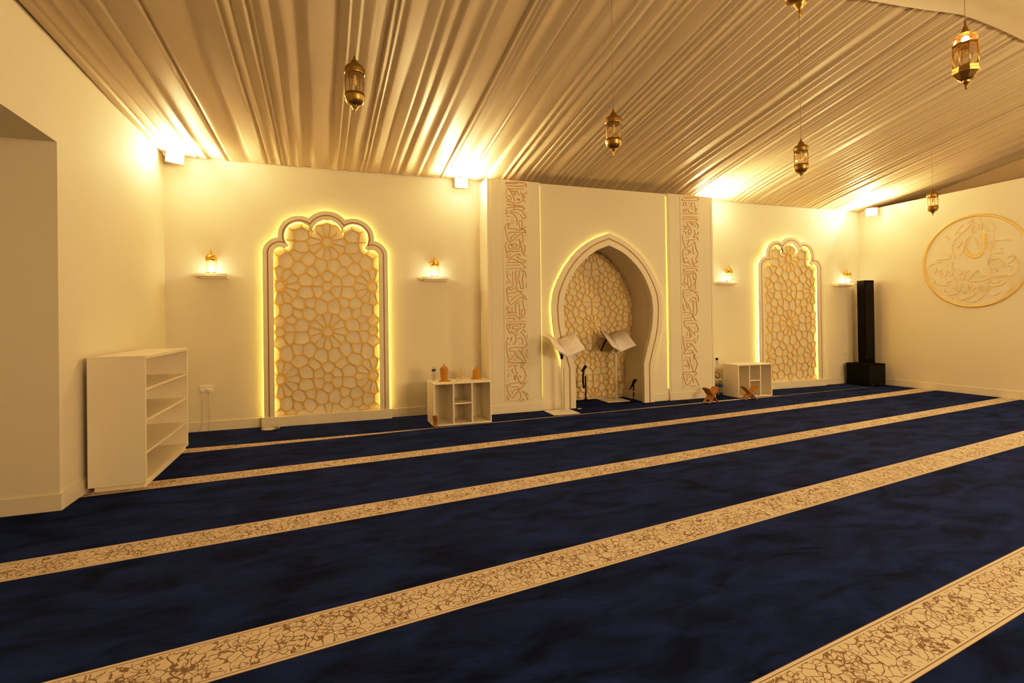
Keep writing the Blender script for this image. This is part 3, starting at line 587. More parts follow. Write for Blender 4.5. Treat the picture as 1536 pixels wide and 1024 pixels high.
def parse(s): return [[tuple(int(v)/1000 for v in p.split(',')) for p in st.split()] for st in s.split('|')]
def strokes(b, data, w, fmap, depth, closed_ok=False):
    # raised strokes with rounded joints: fmap(u, v, d) -> 3D, d = distance out of the surface
    for st in data:
        if len(st) > 2: st = smooth_curve(st, 4)
        n = len(st); n0 = len(b.v)
        for i, p in enumerate(st):
            a = st[max(i-1, 0)]; c = st[min(i+1, n-1)]; tx, tz = c[0]-a[0], c[1]-a[1]; L = math.hypot(tx, tz) or 1
            k = w*(.72 if i in (0, n-1) else 1.); nx, nz = -tz/L*k, tx/L*k
            b.v += [fmap(p[0]+nx, p[1]+nz, 0), fmap(p[0]+nx*.6, p[1]+nz*.6, depth), fmap(p[0]-nx*.6, p[1]-nz*.6, depth), fmap(p[0]-nx, p[1]-nz, 0)]
        for i in range(n-1):
            q = n0+4*i
            for j in range(3): b.face([q+j, q+4+j, q+5+j, q+1+j])
        b.face([n0, n0+1, n0+2, n0+3]); b.face([n0+4*n-4, n0+4*n-3, n0+4*n-2, n0+4*n-1])
for data, x0, x1, z0, z1 in ((CALL_L, 2.462, 2.872, .175, 3.375), (CALL_R, 5.565, 5.985, .175, 3.375)):
    pan = part(lambda b: b.box(x0, x1, YN-.009, YN+.001, z0, z1, bev=.003), 'script_panel', M['wall'], niche, 'tall plate carrying a vertical band of raised ochre script')
    part(lambda b: strokes(b, parse(data), .0062, lambda u, v, d: (u, YN-.009-d, v), .009), 'lettering', M['letter'], pan, 'raised ochre Arabic script')

# ------------------------------------------------------------------ round script medallion on the right wall
med = empty('script_medallion', (XR-.001, 5.545, 2.238), 'round gold ring of raised Arabic calligraphy on the right wall', 'wall decoration')
MY, MZ = 5.545, 2.238
def ring(b):
    n = 96; ro, ri = .785, .735
    prof = [(ro, 0), (ro-.006, .022), (ri+.012, .022), (ri, 0)]
    for k in range(n):
        a = 2*PI*k/n
        for r, d in prof: b.v.append((-d, r*math.cos(a), r*math.sin(a)))
    for k in range(n):
        for j in range(3): a = 4*k+j; c = 4*((k+1) % n)+j; b.face([a, c, c+1, a+1], 0, j == 1)
part(ring, 'ring', M['medal'], med)
part(lambda b: strokes(b, parse(MED), .0115, lambda u, v, d: (-d-.0, u-MY, v-MZ), .012), 'lettering', M['relief'], med)
part(lambda b: strokes(b, parse(MEDW), .034, lambda u, v, d: (-d, u-MY, v-MZ), .010), 'lettering', M['medal'], med)

# ------------------------------------------------------------------ bookcase and cube cabinets
def make_bookcase():
    X0, X1, Y0, Y1, Z0, Z1, t = -1.785, -1.385, 5.085, 6.515, .045, 1.097, .022
    r = empty('bookcase', ((X0+X1)/2, (Y0+Y1)/2, 0), 'tall cream open bookcase with three shelves standing against the left wall', 'bookcase')
    o = Vector(r.location)
    def P(name, *bx, bev=.002): part(lambda b: b.box(bx[0]-o.x, bx[1]-o.x, bx[2]-o.y, bx[3]-o.y, bx[4], bx[5], bev=bev), name, M['cream'], r)
    P('top_panel', X0, X1, Y0, Y1, Z1-.028, Z1); P('bottom_panel', X0, X1, Y0, Y1, Z0, Z0+.022)
    P('side_panel', X0, X1-.001, Y0, Y0+t, Z0+.022, Z1-.028); P('side_panel', X0, X1-.001, Y1-t, Y1, Z0+.022, Z1-.028)
    P('back_panel', X0, X0+.008, Y0+t, Y1-t, Z0+.022, Z1-.028)
    for z in (.300, .567, .825): P('shelf', X0+.008, X1-.006, Y0+t, Y1-t, z-.02, z)
    P('plinth', X0+.03, X1-.02, Y0+.04, Y1-.03, 0, Z0)
make_bookcase()
def make_cabinet(loc, w, dp, h, rz, label):
    r = empty('cube_cabinet', loc, label, 'cabinet', 'low cream open cabinets', rz)
    t = .018
    def P(name, *bx): part(lambda b: b.box(*bx, bev=.002), name, M['cream'], r)
    P('top_panel', -w/2, w/2, -dp/2, dp/2, h-t, h); P('bottom_panel', -w/2, w/2, -dp/2, dp/2, 0, t)
    P('side_panel', -w/2, -w/2+t, -dp/2, dp/2, t, h-t); P('side_panel', w/2-t, w/2, -dp/2, dp/2, t, h-t)
    P('back_panel', -w/2+t, w/2-t, dp/2-.008, dp/2, t, h-t)
    a = -w/2+t+(w-4*t)*.335; c = w/2-t-(w-4*t)*.335
    P('divider', a, a+t, -dp/2+.004, dp/2-.008, t, h-t); P('divider', c-t, c, -dp/2+.004, dp/2-.008, t, h-t)
    P('shelf', a+t, c-t, -dp/2+.006, dp/2-.008, h*.5-t/2, h*.5+t/2)
    return r
make_cabinet((1.702, 6.80, .004), .775, .43, .548, .0, 'low cream open cabinet with amber ornaments on top, left of the niche')
make_cabinet((6.86, 7.04, .004), .70, .37, .55, -.05, 'low cream open cabinet with a bare top, right of the niche')

# ------------------------------------------------------------------ wall shelves with small lanterns
def make_shelf(x, w, label):
    r = empty('wall_shelf', (x, D, 1.985), label, 'shelf', 'small floating shelves')
    part(lambda b: b.box(-w/2, w/2, -.155, -.001, -.036, 0, bev=.003), 'board', M['cream'], r)
    part(lambda b: b.box(-w/2+.05, w/2+.006, -.075, -.001, -.056, -.036, bev=.002), 'bracket', M['cream'], r)
for x, w, l in ((-1.312, .365, 'small floating shelf left of the large arch, above the socket'), (1.512, .39, 'small floating shelf between the large arch and the niche'),
                (6.79, .40, 'small floating shelf just right of the niche'), (9.70, .42, 'small floating shelf behind the black column speaker')):
    make_shelf(x, w, l)
def make_small_lantern():
    r = empty('table_lantern', (0, 0, 0), 'x', 'lantern', 'small lit lanterns on the wall shelves')
    part(lambda b: b.lathe([(.056, 0), (.060, .006), (.058, .016), (.048, .020)], 16), 'base', M['brightbrass'], r)
    part(lambda b: b.lathe([(.050, .020), (.058, .04), (.062, .075), (.062, .11), (.058, .15), (.054, .160)], 32, flute=.03, cap=False), 'glass', M['glass'], r)
    part(lambda b: b.lathe([(.060, .155), (.064, .160), (.063, .175), (.066, .18), (.062, .205), (.048, .228), (.026, .243), (.014, .248), (.011, .256), (.014, .262), (.008, .270), (.004, .295), (.001, .302)], 20, flute=.015), 'cap', M['brightbrass'], r)
    part(lambda b: b.lathe([(.020, .021), (.022, .03), (.021, .085), (.012, .093)], 12), 'candle', M['flame'], r)
    return r
sl = make_small_lantern()
for i, (x, l) in enumerate(((-1.312, 'small brass lantern glowing on the shelf left of the large arch'), (1.52, 'small brass lantern glowing on the shelf between the large arch and the niche'),
                            (6.845, 'small brass lantern glowing on the shelf just right of the niche'), (9.80, 'small brass lantern glowing on the shelf behind the column speaker'))):
    o = sl if i == 0 else copy_tree(sl)
    o.location = (x, D-.085, 1.9855); o['label'] = l
    L = bpy.data.lights.new('candle_glow', 'POINT'); L.energy = .9; L.color = (1, .70, .38); L.shadow_soft_size = .02
    lo_ = bpy.data.objects.new('candle_glow', L); C.objects.link(lo_); lo_.location = (x, D-.085-.09, 1.9855+.075)

# ------------------------------------------------------------------ hanging lanterns
def make_hanging():
    r = empty('hanging_lantern', (0, 0, 0), 'x', 'lantern', 'hanging brass lanterns')
    part(lambda b: b.lathe([(.001, -.222), (.006, -.214), (.0045, -.204), (.010, -.192), (.008, -.186), (.018, -.172), (.026, -.156), (.028, -.149), (.048, -.143), (.062, -.128), (.070, -.106), (.072, -.090), (.076, -.084), (.068, -.078), (.072, -.066), (.066, -.062)], 20), 'bowl', M['brass'], r)
    part(lambda b: b.lathe([(.064, -.062), (.069, -.03), (.071, .01), (.069, .05), (.064, .078)], 40, flute=.025, cap=False), 'glass', M['glass'], r)
    def cage(b):
        for k in range(8):
            a = k*PI/4+.2; b.tube([(rr*math.cos(a), rr*math.sin(a), z) for rr, z in ((.067, -.064), (.072, -.02), (.073, .02), (.068, .08))], .0022, 5)
    part(cage, 'cage', M['brass'], r)
    part(lambda b: b.lathe([(.066, .076), (.075, .084), (.071, .092), (.075, .104), (.072, .122), (.062, .138), (.048, .146), (.034, .150), (.032, .165), (.022, .183), (.011, .196), (.008, .205), (.009, .214), (.004, .220)], 20), 'cap', M['brass'], r)
    part(lambda b: b.lathe([(.012, .076), (.012, .055), (.016, .045), (.017, .02), (.010, .0), (.002, -.006)], 10), 'bulb', M['dimbulb'], r)
    return r
hl = make_hanging()
HANG = [(.204, 3.40, 2.84, 'dim brass lantern hanging high over the large scalloped arch', .85),
        (2.244, 3.69, 2.87, 'dim brass lantern hanging in front of the prayer niche', .88),
        (4.17, 3.59, 2.805, 'dim brass lantern on a long cord over the right script band of the niche', .85),
        (9.05, 5.42, 3.12, 'smallest far brass lantern hanging before the right wall near the medallion', 1.),
        (2.19, 1.88, 3.02, 'brass lantern cut off by the picture top, only its bowl tip showing', 1.)]
def cord(parent, x, y, z, top):
    b = MB(); L = (top-z)/parent.scale[0]
    b.tube([(0, 0, .218), (.002, .001, .218+(L-.218)*.4), (0, 0, L)], .0028, 6); b.build('hanging_cord', M['cord'], parent)
for i, (x, y, z, l, k) in enumerate(HANG):
    o = hl if i == 0 else copy_tree(hl)
    o.location = (x, y, z); o['label'] = l; o.scale = (k, k, k)
for o in [o for o in C.objects if o.name.startswith('hanging_lantern')]:
    x, y, z = o.location; cord(o, x, y, z, (ceil_z(x, y) if y > YR else 4.1+.1))
# the lit eight-sided one
r = empty('hanging_lantern', (4.03, 2.2, 3.06), 'largest brass lantern with a brightly lit amber top, near the upper right corner', 'lantern', 'hanging brass lanterns')
part(lambda b: b.lathe([(.001, -.222), (.007, -.214), (.005, -.206), (.012, -.194), (.009, -.186), (.022, -.172), (.024, -.162), (.044, -.150), (.058, -.132), (.074, -.112), (.078, -.098), (.070, -.092), (.074, -.076), (.066, -.070)], 8, smooth=False), 'bowl', M['brass'], r)
part(lambda b: b.lathe([(.066, -.070), (.069, .0), (.067, .065)], 8, cap=False, smooth=False), 'glass', M['glass'], r)
def cage8(b):
    for k in range(8):
        a = k*PI/4; b.tube([(rr*math.cos(a), rr*math.sin(a), z) for rr, z in ((.067, -.072), (.070, .0), (.068, .068))], .003, 5)
        a2 = a+PI/4
        P = [(.067*(math.cos(a)*(1-t)+math.cos(a2)*t), .067*(math.sin(a)*(1-t)+math.sin(a2)*t), .03+.030*math.sin(PI*t)) for t in (0, .2, .4, .5, .6, .8, 1)]
        b.tube(P, .0022, 5)
part(cage8, 'cage', M['brightbrass'], r)
part(lambda b: b.lathe([(.066, .066), (.076, .074), (.070, .082)], 8, smooth=False), 'rim', M['brightbrass'], r)
part(lambda b: b.lathe([(.070, .082), (.069, .11), (.060, .135), (.040, .150), (.026, .155)], 8, smooth=False, cap=False), 'dome', M['copper'], r, 'glowing amber glass dome')
part(lambda b: b.lathe([(.028, .153), (.026, .160), (.018, .175), (.012, .195), (.007, .205), (.006, .235), (.003, .245)], 8), 'cap', M['brass'], r)
part(lambda b: b.lathe([(.003, .078), (.017, .09), (.022, .108), (.018, .125), (.003, .136)], 12), 'bulb', M['bulb'], r, 'bright lit bulb')
cord(r, 4.03, 2.2, 3.06, 4.2)

# ------------------------------------------------------------------ lecterns and open books
def v3(*a): return Vector(a)
def make_lectern(base, pole, P, yaw, tilt, al, w, hh, blabel, label, arm=False):
    r = empty('lectern', (pole[0], pole[1], .004), label, 'book stand', 'white pole lecterns')
    f = v3(math.sin(yaw), math.cos(yaw), 0); rt = v3(math.cos(yaw), -math.sin(yaw), 0); u = v3(0, 0, 1)
    s = f*math.cos(tilt)+u*math.sin(tilt); n = u*math.cos(tilt)-f*math.sin(tilt)
    O = v3(pole[0], pole[1], .004); P = v3(*P)
    Rb = Matrix.Rotation(-.03, 3, 'Z')
    dx, dy = base[0]-pole[0], base[1]-pole[1]
    part(lambda b: b.box(-.20, .20, -.20, .20, 0, .010, bev=.002, R=Rb, o=(dx, dy, 0)), 'base_plate', M['whitemetal'], r)
    mid = P+s*hh*.5-n*.035-O
    part(lambda b: b.tube([(0, 0, .010), (0, 0, mid.z-.03)], .017, 14), 'pole', M['whitemetal'], r)
    part(lambda b: b.tube([(0, 0, mid.z-.12), (0, 0, mid.z-.03), mid], .02, 12), 'collar', M['black'] if not arm else M['whitemetal'], r)
    def board(sg, t0, t1, ins):
        d = (rt*sg*math.cos(al)+n*math.sin(al)); nn = (n*math.cos(al)-rt*sg*math.sin(al))
        q = [P+s*ins+d*.004, P+s*ins+d*(w-ins), P+s*(hh-ins)+d*(w-ins), P+s*(hh-ins)+d*.004]
        return [p+nn*t0-O for p in q]+[p+nn*t1-O for p in q]
    def slab(b, V):
        n0 = len(b.v); b.v += [tuple(p) for p in V]
        for q in ((0,1,2,3),(4,7,6,5),(0,4,5,1),(1,5,6,2),(2,6,7,3),(3,7,4,0)): b.face([n0+i for i in q])
    for sg in (1, -1): part(lambda b: slab(b, board(sg, -.016, -.009, .012)), 'rest_wing', M['whitemetal'], r)
    if arm:
        a0 = P-rt*math.cos(al)*w*.98+n*math.sin(al)*w*.98+s*hh*.98-O
        d = -rt*math.cos(al)+n*math.sin(al); nn = n*math.cos(al)+rt*math.sin(al)
        def mic(b):
            e = P+d*w*.55+s*hh*.72-nn*.035-O
            b.tube([a0-nn*.02, e], .010, 8)
            g = e+v3(-.14, -.06, -.20); b.tube([e+v3(.01, .0, .012), e*.5+g*.5, g], .015, 10)
        part(mic, 'microphone_arm', M['black'], r, 'black arm behind the left wing')
    bk = empty('open_book', tuple(P), blabel, 'book', 'open books on the lecterns'); O2 = P
    for sg in (1, -1):
        d = (rt*sg*math.cos(al)+n*math.sin(al)); nn = (n*math.cos(al)-rt*sg*math.sin(al))
        def pages(b):
            N = 10; n0 = len(b.v)
            for i in range(N+1):
                t = i/N; bul = .016*math.sin(PI*min(1, t*1.15))**.8*(1-.5*t) if 0 < t < 1 else 0
                for e in (0, 1):
                    base_ = d*(w*t)+s*(hh*e)
                    b.v.append(tuple(base_+nn*(.004+bul))); b.v.append(tuple(base_-nn*.008))
            for i in range(N):
                a = n0+4*i
                b.face([a, a+4, a+6, a+2], 0, True); b.face([a+1, a+3, a+7, a+5]); b.face([a, a+1, a+5, a+4]); b.face([a+2, a+6, a+7, a+3])
            b.face([n0, n0+2, n0+3, n0+1]); a = n0+4*N; b.face([a, a+1, a+3, a+2])
        pg = part(pages, 'pages', M['paper'], bk)
        def lines(b):
            for k in range(9):
                e = .16+.075*k
                for (t0, t1) in ((.2, .82),):
                    for i in range(8):
                        ta = t0+(t1-t0)*i/8; tb = t0+(t1-t0)*(i+.8)/8
                        q = []
                        for t, ee in ((ta, e), (tb, e), (tb, e+.022), (ta, e+.022)):
                            bul = .016*math.sin(PI*min(1, t*1.15))**.8*(1-.5*t)
                            q.append(tuple(d*(w*t)+s*(hh*ee)+nn*(.0052+bul)))
                        n0 = len(b.v); b.v += q; b.face([n0, n0+1, n0+2, n0+3])
        part(lines, 'print', M['ink'], pg, 'faint grey lines of print')
make_lectern((3.24, 6.86), (3.275, 6.90), (3.307, 6.744, .806), -.1, .649, .564, .271, .381,
             'open white book on the lectern standing left of the niche opening', 'white pole lectern on a square base in front of the niche left jamb')
make_lectern((4.50, 7.53), (4.553, 7.52), (4.569, 7.379, .812), -.151, .733, .496, .281, .387,
             'open white book on the lectern standing inside the niche', 'white pole lectern on a square base inside the niche', True)

def make_mic(name, loc, label, segs, head, base_r, legs):
    r = empty(name, loc, label, 'microphone', 'black floor microphones')
    if legs:
        def tri(b):
            for a in (-.9, .9, 3.2): b.tube([(0, 0, .045), (.13*math.cos(a), .13*math.sin(a), .008)], .008, 7)
            b.lathe([(.016, .03), (.018, .05), (.014, .075)], 10)
        part(tri, 'tripod_base', M['black'], r)
    else:
        part(lambda b: b.lathe([(base_r, 0), (base_r, .012), (base_r*.5, .022)], 20), 'base', M['black'], r)
        for zz in (.05, .15): part(lambda b: b.lathe([(.012, zz), (.012, zz+.015)], 10), 'ring', M['white'], r, 'white ring on the pole')
    for nm, pts, rad in segs: part(lambda b: b.tube(smooth_curve(pts, 5), rad, 8), nm, M['black'], r)
    part(lambda b: b.tube(head, .02, 10, taper=[.014, .027, .025, .015, .009]), 'microphone_head', M['black'], r)
make_mic('microphone_stand', (4.02, 7.58, .004), 'taller black gooseneck microphone on a tripod at the niche left side',
         [('pole', [(0, 0, .05), (0, 0, .2), (-.005, 0, .42)], .013), ('gooseneck', [(-.035, 0, .22), (-.045, 0, .36), (-.04, 0, .48), (-.01, 0, .565)], .016), ('clip', [(-.037, 0, .25), (-.018, 0, .26), (0, 0, .24)], .008)],
         [(.012, 0, .585), (-.005, -.01, .575), (-.03, -.02, .55), (-.07, -.04, .52), (-.11, -.06, .51)], .05, True)
make_mic('microphone_stand', (4.745, 7.30, .004), 'shorter black microphone on a slim pole at the niche right side',
         [('pole', [(0, 0, .02), (0, 0, .15), (.004, 0, .30)], .012)],
         [(.06, 0, .335), (.04, 0, .345), (0, -.01, .31), (-.06, -.03, .235), (-.11, -.05, .20)], .035, False)

# ------------------------------------------------------------------ folding Quran rests
def board_shape():
    # one board in (a, l): a along the hinge axis (width), l along the board; leg end cut as an arch
    w = .075
    return [(-w, .17), (-w*.5, .186), (0, .19), (w*.5, .186), (w, .17), (w, -.16), (w*.55, -.16), (w*.45, -.10), (0, -.07), (-w*.45, -.10), (-w*.55, -.16), (-w, -.16)]
def make_rehal(loc, rz, ang, sc_, label):
    r = empty('folding_book_rest', loc, label, 'book rest', 'folding wooden book rests', rz)
    for sg in (1, -1):
        def fn(b):
            d = v3(sg*math.sin(ang), 0, math.cos(ang))*sc_; n = v3(math.cos(ang), 0, -sg*math.sin(ang))*sc_
            up = v3(0, 0, .16*math.cos(ang)*sc_+.006)
            def bend(l): return .10*max(0, l)**1.2*l*4
            def pt(a, l, t): return tuple(v3(0, a*sc_, 0)+d*l+n*(t*1.)+up+v3(sg, 0, 0)*bend(l)*sc_)
            b.prism(board_shape(), lambda a, l: pt(a, l, -.007), lambda a, l: pt(a, l, .007))
        part(fn, 'board', M['wood'], r)
    return r
make_rehal((5.745, 6.66, .004), .16, .72, .92, 'wooden folding book rest standing open left of the bare cabinet')
make_rehal((6.53, 6.67, .004), -.12, .80, .90, 'wooden folding book rest standing open in front of the bare cabinet')
r = make_rehal((1.322, 6.535, .004), .6, .12, .42, 'small orange wooden book rest folded at the corner of the ornament cabinet')

# ------------------------------------------------------------------ things on and beside the cabinets
ZC = .553
def bottle(b_root, hgt, rad):
    s_ = hgt/.215; k = rad/.03
    part(lambda b: b.lathe([(r_*k, z*s_) for r_, z in ((.026, 0), (.030, .006), (.029, .03), (.030, .05), (.0285, .07), (.030, .09), (.030, .15), (.026, .17), (.014, .19), (.0125, .2))], 18), 'body', M['plastic'], b_root)
    part(lambda b: b.lathe([(.0145*k, .197*s_), (.0145*k, .213*s_), (.012*k, .215*s_)], 14), 'cap', M['white'], b_root, 'white cap')
r = empty('water_bottle', (1.385, 6.90, ZC), 'small clear water bottle with a blue label on the ornament cabinet', 'bottle')
bottle(r, .215, .027)
part(lambda b: b.lathe([(.0278, .128), (.0278, .156)], 18, cap=False), 'label', M['blue'], r, 'blue paper label')
def dome_box(loc, prof, label, m, n=8):
    r = empty('dome_ornament', loc, label, 'ornament', 'dome ornaments on the cabinet')
    part(lambda b: b.box(-.072, .072, -.05, .05, 0, .012, bev=.003), 'base', M['amber'] if m is M['amber'] else M['brightbrass'], r)
    part(lambda b: b.lathe(prof, n, smooth=False), 'body', m, r)
    return r
o = dome_box((1.50, 6.78, ZC), [(.050, .012), (.052, .022), (.048, .03), (.054, .12), (.055, .165), (.050, .180), (.032, .197), (.014, .206), (.008, .216), (.010, .222), (.003, .236)], 'tall amber lantern-shaped ornament beside the water bottle', M['amber'])
o2 = dome_box((1.965, 6.86, ZC), [(.052, .012), (.054, .022), (.056, .10), (.053, .118), (.040, .138), (.018, .150), (.008, .156), (.011, .164), (.003, .178)], 'short amber dome ornament at the right end of the ornament cabinet', M['amber'])
o3 = empty('dome_ornament', (1.735, 6.84, ZC), 'clear glass dome ornament between the two amber ornaments', 'ornament', 'dome ornaments on the cabinet')
part(lambda b: b.lathe([(.070, 0), (.072, .008), (.066, .014)], 20), 'base', M['panel'], o3)
part(lambda b: b.lathe([(.060, .014), (.062, .07), (.050, .10), (.028, .13), (.010, .15), (.003, .165)], 8, smooth=False, cap=False), 'dome', M['clear'], o3)
def rim(b):
    for k in range(8):
        a = k*PI/4; b.tube([(rr*math.cos(a), rr*math.sin(a), z) for rr, z in ((.060, .014), (.062, .07), (.050, .10), (.028, .13), (.010, .15), (.003, .165))], .0014, 5)
part(rim, 'edge', M['clear'], o3)

for (x, y, l) in ((6.365, 7.235, 'large clear water bottle nearest the niche, behind the left book rest'), (6.455, 7.245, 'large clear water bottle against the side of the bare cabinet'), (6.41, 7.335, 'large clear water bottle at the back of the small cluster by the wall')):
    r = empty('large_water_bottle', (x, y, .004), l, 'bottle', 'large bottles beside the bare cabinet')
    bottle(r, .285, .043)
    part(lambda b: b.lathe([(.0440, .135), (.0440, .185)], 18, cap=False), 'label', M['blue'], r, 'dark blue label')
def coil(b, R, n, rr, sq=.3, tilt=0.):
    pts = []
    for i in range(n*16+1):
        a = 2*PI*i/16; k = R*(1+.12*math.sin(i*.37)); pts.append((k*math.cos(a), k*sq*math.sin(a)+.01*math.sin(i*.21), k*math.sin(a)*tilt+.006*math.cos(i*.53)+R*tilt+rr))
    b.tube(pts, rr, 6)
o = part(lambda b: coil(b, .055, 3, .005, .35, .9), 'coiled_cable', M['brown'], None); o.location = (6.43, 7.28, .292)
tag(o, 'brown coiled cable resting on the large water bottles', 'cable')
o = part(lambda b: (coil(b, .075, 3, .005, .6, .0), b.tube([(.06, 0, .006), (.12, -.02, .012), (.15, .03, .05)], .005, 6), b.tube([(-.07, .0, .006), (-.10, .05, .008)], .005, 6)), 'coiled_cable', M['wire'], None); o.location = (-.66, 7.26, .0075)
tag(o, 'small tangle of white cable lying at the left foot of the large arch', 'cable')
o = part(lambda b: (b.box(-.022, .0, -.008, .008, 0, .014, bev=.002), b.box(.012, .034, -.006, .008, 0, .012, bev=.002)), 'cable_plug', M['white'], None); o.location = (3.60, 7.0, .004)
tag(o, 'tiny white plug lying on the navy carpet by the first lectern', 'plug')

def socket(x, z, w, label):
    r = empty('wall_socket', (x, D, z), label, 'socket', 'white wall sockets')
    part(lambda b: b.box(-w/2, w/2, -.012, -.001, -.045, .045, bev=.004), 'plate', M['white'], r)
    for c in ((-w/4, w/4) if w > .1 else (0,)): part(lambda b: b.box(c-.012, c+.012, -.0135, -.011, -.022, -.004), 'socket_hole', M['dark'], r)
    return r
s1 = socket(-1.395, .535, .15, 'white double wall socket with cables, left of the large arch')
part(lambda b: b.box(.012, .055, -.045, -.012, -.035, .005, bev=.005), 'plug', M['white'], s1)
part(lambda b: b.box(-.052, -.018, -.035, -.012, -.035, .0, bev=.005), 'plug', M['white'], s1)
s2 = socket(6.60, .62, .09, 'white wall socket with a black plug behind the bare cabinet')
part(lambda b: (b.box(-.02, .02, -.04, -.012, -.03, .01, bev=.005), b.tube([(0, -.03, -.03), (.01, -.03, -.1)], .004, 6)), 'plug', M['black'], s2)
socket(9.795, .60, .10, 'white wall socket beside the black column speaker')
for dx, l, sw in ((.035, 'thin white cable hanging from the right plug of the double socket', .03), (-.035, 'thin white cable hanging from the left plug of the double socket', -.01)):
    o = part(lambda b: b.tube(smooth_curve([(0, -.028, -.035), (.003, -.024, -.2), (sw*.5, -.022, -.36), (-.01, -.02, -.45), (sw-.03, -.025, -.525)], 6), .0035, 6), 'hanging_cable', M['wire'], None)
    o.location = (-1.395+dx, D, .535); tag(o, l, 'cable')

# ------------------------------------------------------------------ column speaker
r = empty('column_speaker', (9.90, 7.16, .004), 'black column loudspeaker standing on a black bass box in the right corner', 'speaker')
Rz = Matrix.Rotation(-.10, 3, 'Z')
part(lambda b: b.box(-.215, .215, -.235, .235, 0, .425, bev=.008, R=Rz), 'bass_box', M['blackcab'], r)
part(lambda b: (b.box(-.19, .19, -.242, -.235, .03, .40, bev=.002, R=Rz)), 'grille', M['black'], r)
part(lambda b: b.box(-.02, .20, -.02, .16, .425, 2.03, bev=.006, R=Matrix.Rotation(-.2, 3, 'Z')), 'column', M['blackcab'], r)
part(lambda b: b.box(.0, .18, -.025, -.02, .50, 1.99, R=Matrix.Rotation(-.2, 3, 'Z')), 'column_grille', M['black'], r)
for x in (-.10, .08, .17): part(lambda b: b.box(x, x+.012, -.246, -.242, .03, .042, R=Rz), 'screw', M['greymetal'], r)

# ------------------------------------------------------------------ floodlights along the top of the walls
def flood(x, y, z, face, label, e, off, up=.5, sp=7.5):
    a = math.atan2(face[1], face[0])+PI/2
    r = empty('floodlight', (x, y, z), label, 'floodlight', 'lit floodlights at the wall tops', a)
    part(lambda b: b.box(-.10, .10, .0, .03, -.075, .075, bev=.006), 'housing', M['greymetal'], r)
    part(lambda b: b.box(-.09, .09, -.012, .0, -.066, .066, bev=.004), 'lens', M['flood'], r, 'glowing white lens')
    part(lambda b: (b.tube([(-.108, .02, 0), (-.112, .035, .05), (-.10, .06, .085), (.10, .06, .085), (.112, .035, .05), (.108, .02, 0)], .006, 6)), 'bracket', M['greymetal'], r)
    # the lens throws outward and up across the drape; a weak spill washes the wall below
    L = bpy.data.lights.new('floodlight_beam', 'AREA'); L.shape = 'RECTANGLE'; L.size = .18; L.size_y = .13; L.energy = e; L.color = LC
    o = bpy.data.objects.new('floodlight_beam', L); C.objects.link(o)
    d = Vector((face[0], face[1], 0)).normalized(); o.location = Vector((x, y, z))+d*.035+Vector((0, 0, -.02))
    o.rotation_euler = (d+Vector((0, 0, up))).to_track_quat('-Z', 'Y').to_euler()
    L = bpy.data.lights.new('floodlight_spill', 'POINT'); L.energy = sp; L.color = LC; L.shadow_soft_size = .06
    o = bpy.data.objects.new('floodlight_spill', L); C.objects.link(o); o.location = (x+off[0], y+off[1], z+off[2])
LC = (1, .675, .30)
flood(-1.66, 7.28, 3.375, (.55, -.85), 'glowing floodlight in the left corner above the first shelf', 56, (.25, -.30, -.10))
flood(1.93, 7.40, 3.375, (0, -1), 'glowing floodlight on the wall top just left of the niche', 75, (-.05, -.30, -.11), .5, 5.5)
flood(6.37, 7.40, 3.36, (.1, -1), 'glowing floodlight tucked behind the niche right edge', 70, (.30, -.22, -.08))
flood(10.12, 7.15, 3.375, (-.9, -.45), 'glowing floodlight in the far right corner above the speaker', 70, (-.30, -.16, -.11))

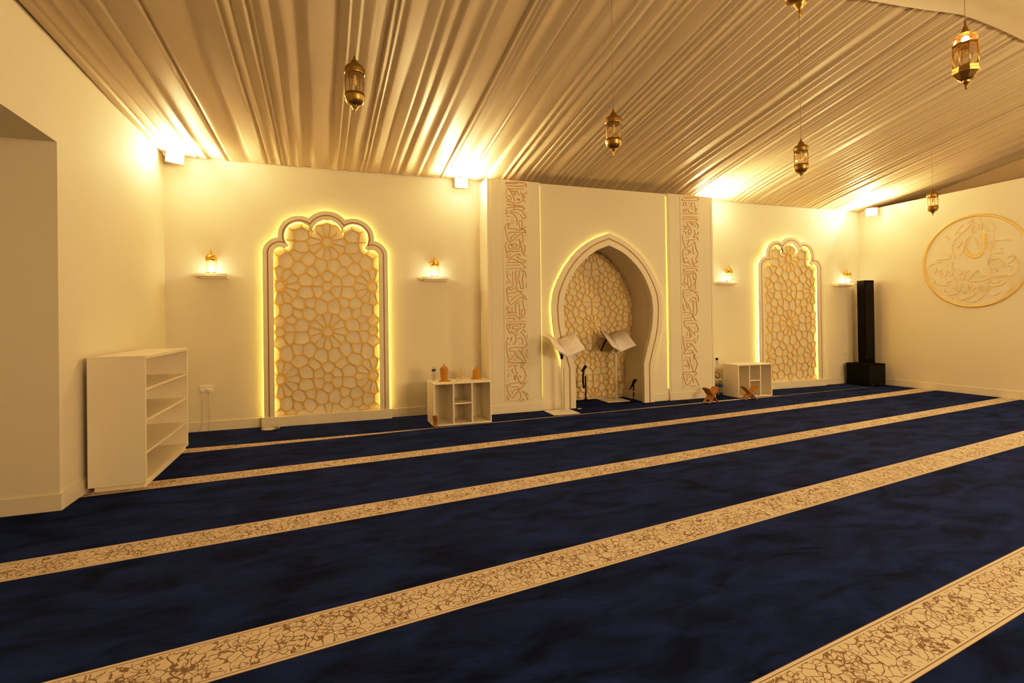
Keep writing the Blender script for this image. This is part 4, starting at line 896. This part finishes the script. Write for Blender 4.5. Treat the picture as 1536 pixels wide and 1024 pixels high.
def area(name, loc, target, sx, sy, e, col):
    L = bpy.data.lights.new(name, 'AREA'); L.shape = 'RECTANGLE'; L.size = sx; L.size_y = sy; L.energy = e; L.color = col
    o = bpy.data.objects.new(name, L); C.objects.link(o); o.location = loc
    o.rotation_euler = (Vector(target)-Vector(loc)).to_track_quat('-Z', 'Y').to_euler()
area('hall_fill_light', (4.6, -2.7, 2.0), (4.4, 6.5, .7), 2.6, .6, 228, (1, .70, .355))  # unseen fill added behind the camera to lift the niche and cabinets
area('hall_fill_light', (.6, -3.0, 3.0), (3.2, 5.5, .4), 1.6, .5, 32, LC)  # weaker unseen fill added behind the camera, to the left
area('side_fill_light', (9.6, 1.0, 3.2), (4.5, 4.0, 0), .8, .5, 95, (1, .70, .355))  # unseen fill added high on the right side

w = bpy.data.worlds.new('world'); sc.world = w; w.use_nodes = True
w.node_tree.nodes['Background'].inputs[0].default_value = (.9, .6, .3, 1); w.node_tree.nodes['Background'].inputs[1].default_value = .02

# ------------------------------------------------------------------ camera
yaw, pit, rol = [math.radians(v) for v in (19.982, -.2978, .7648)]
F = v3(math.sin(yaw), math.cos(yaw), 0); Rr = v3(math.cos(yaw), -math.sin(yaw), 0); U = v3(0, 0, 1)
F2 = F*math.cos(pit)-U*math.sin(pit); U2 = U*math.cos(pit)+F*math.sin(pit)
R3 = Rr*math.cos(rol)-U2*math.sin(rol); U3 = U2*math.cos(rol)+Rr*math.sin(rol)
cam = bpy.data.cameras.new('camera'); cam.sensor_width = 36; cam.lens = 780.0046/1536*36; cam.shift_y = -(512-476.04)/1536
cam.clip_start = .05
co = bpy.data.objects.new('camera', cam); C.objects.link(co)
co.matrix_world = Matrix(((R3.x, U3.x, -F2.x, 0), (R3.y, U3.y, -F2.y, 0), (R3.z, U3.z, -F2.z, 1.35), (0, 0, 0, 1)))
sc.camera = co
sc.view_settings.view_transform = 'Standard'; sc.view_settings.look = 'Medium High Contrast'; sc.view_settings.exposure = .1
# film-like shoulder so that the areas round the floodlights roll off instead of clipping
vs = sc.view_settings; vs.use_curve_mapping = True; cm = vs.curve_mapping
cm.white_level = (6, 6, 6); cc = cm.curves[3]
PT = [(0, 0), (.2, .2), (.4, .40), (.6, .57), (.8, .69), (1.1, .79), (1.6, .88), (2.5, .95), (4, .985), (6, 1)]
cc.points[0].location = (0, 0); cc.points[-1].location = (1, 1)
for x, y in PT[1:-1]: cc.points.new(x/6, y)
for p_ in cc.points: p_.handle_type = 'AUTO_CLAMPED'
cm.update()
sc.cycles.use_denoising = True; sc.cycles.max_bounces = 8; sc.cycles.transparent_max_bounces = 16
sc.cycles.sample_clamp_indirect = 6.
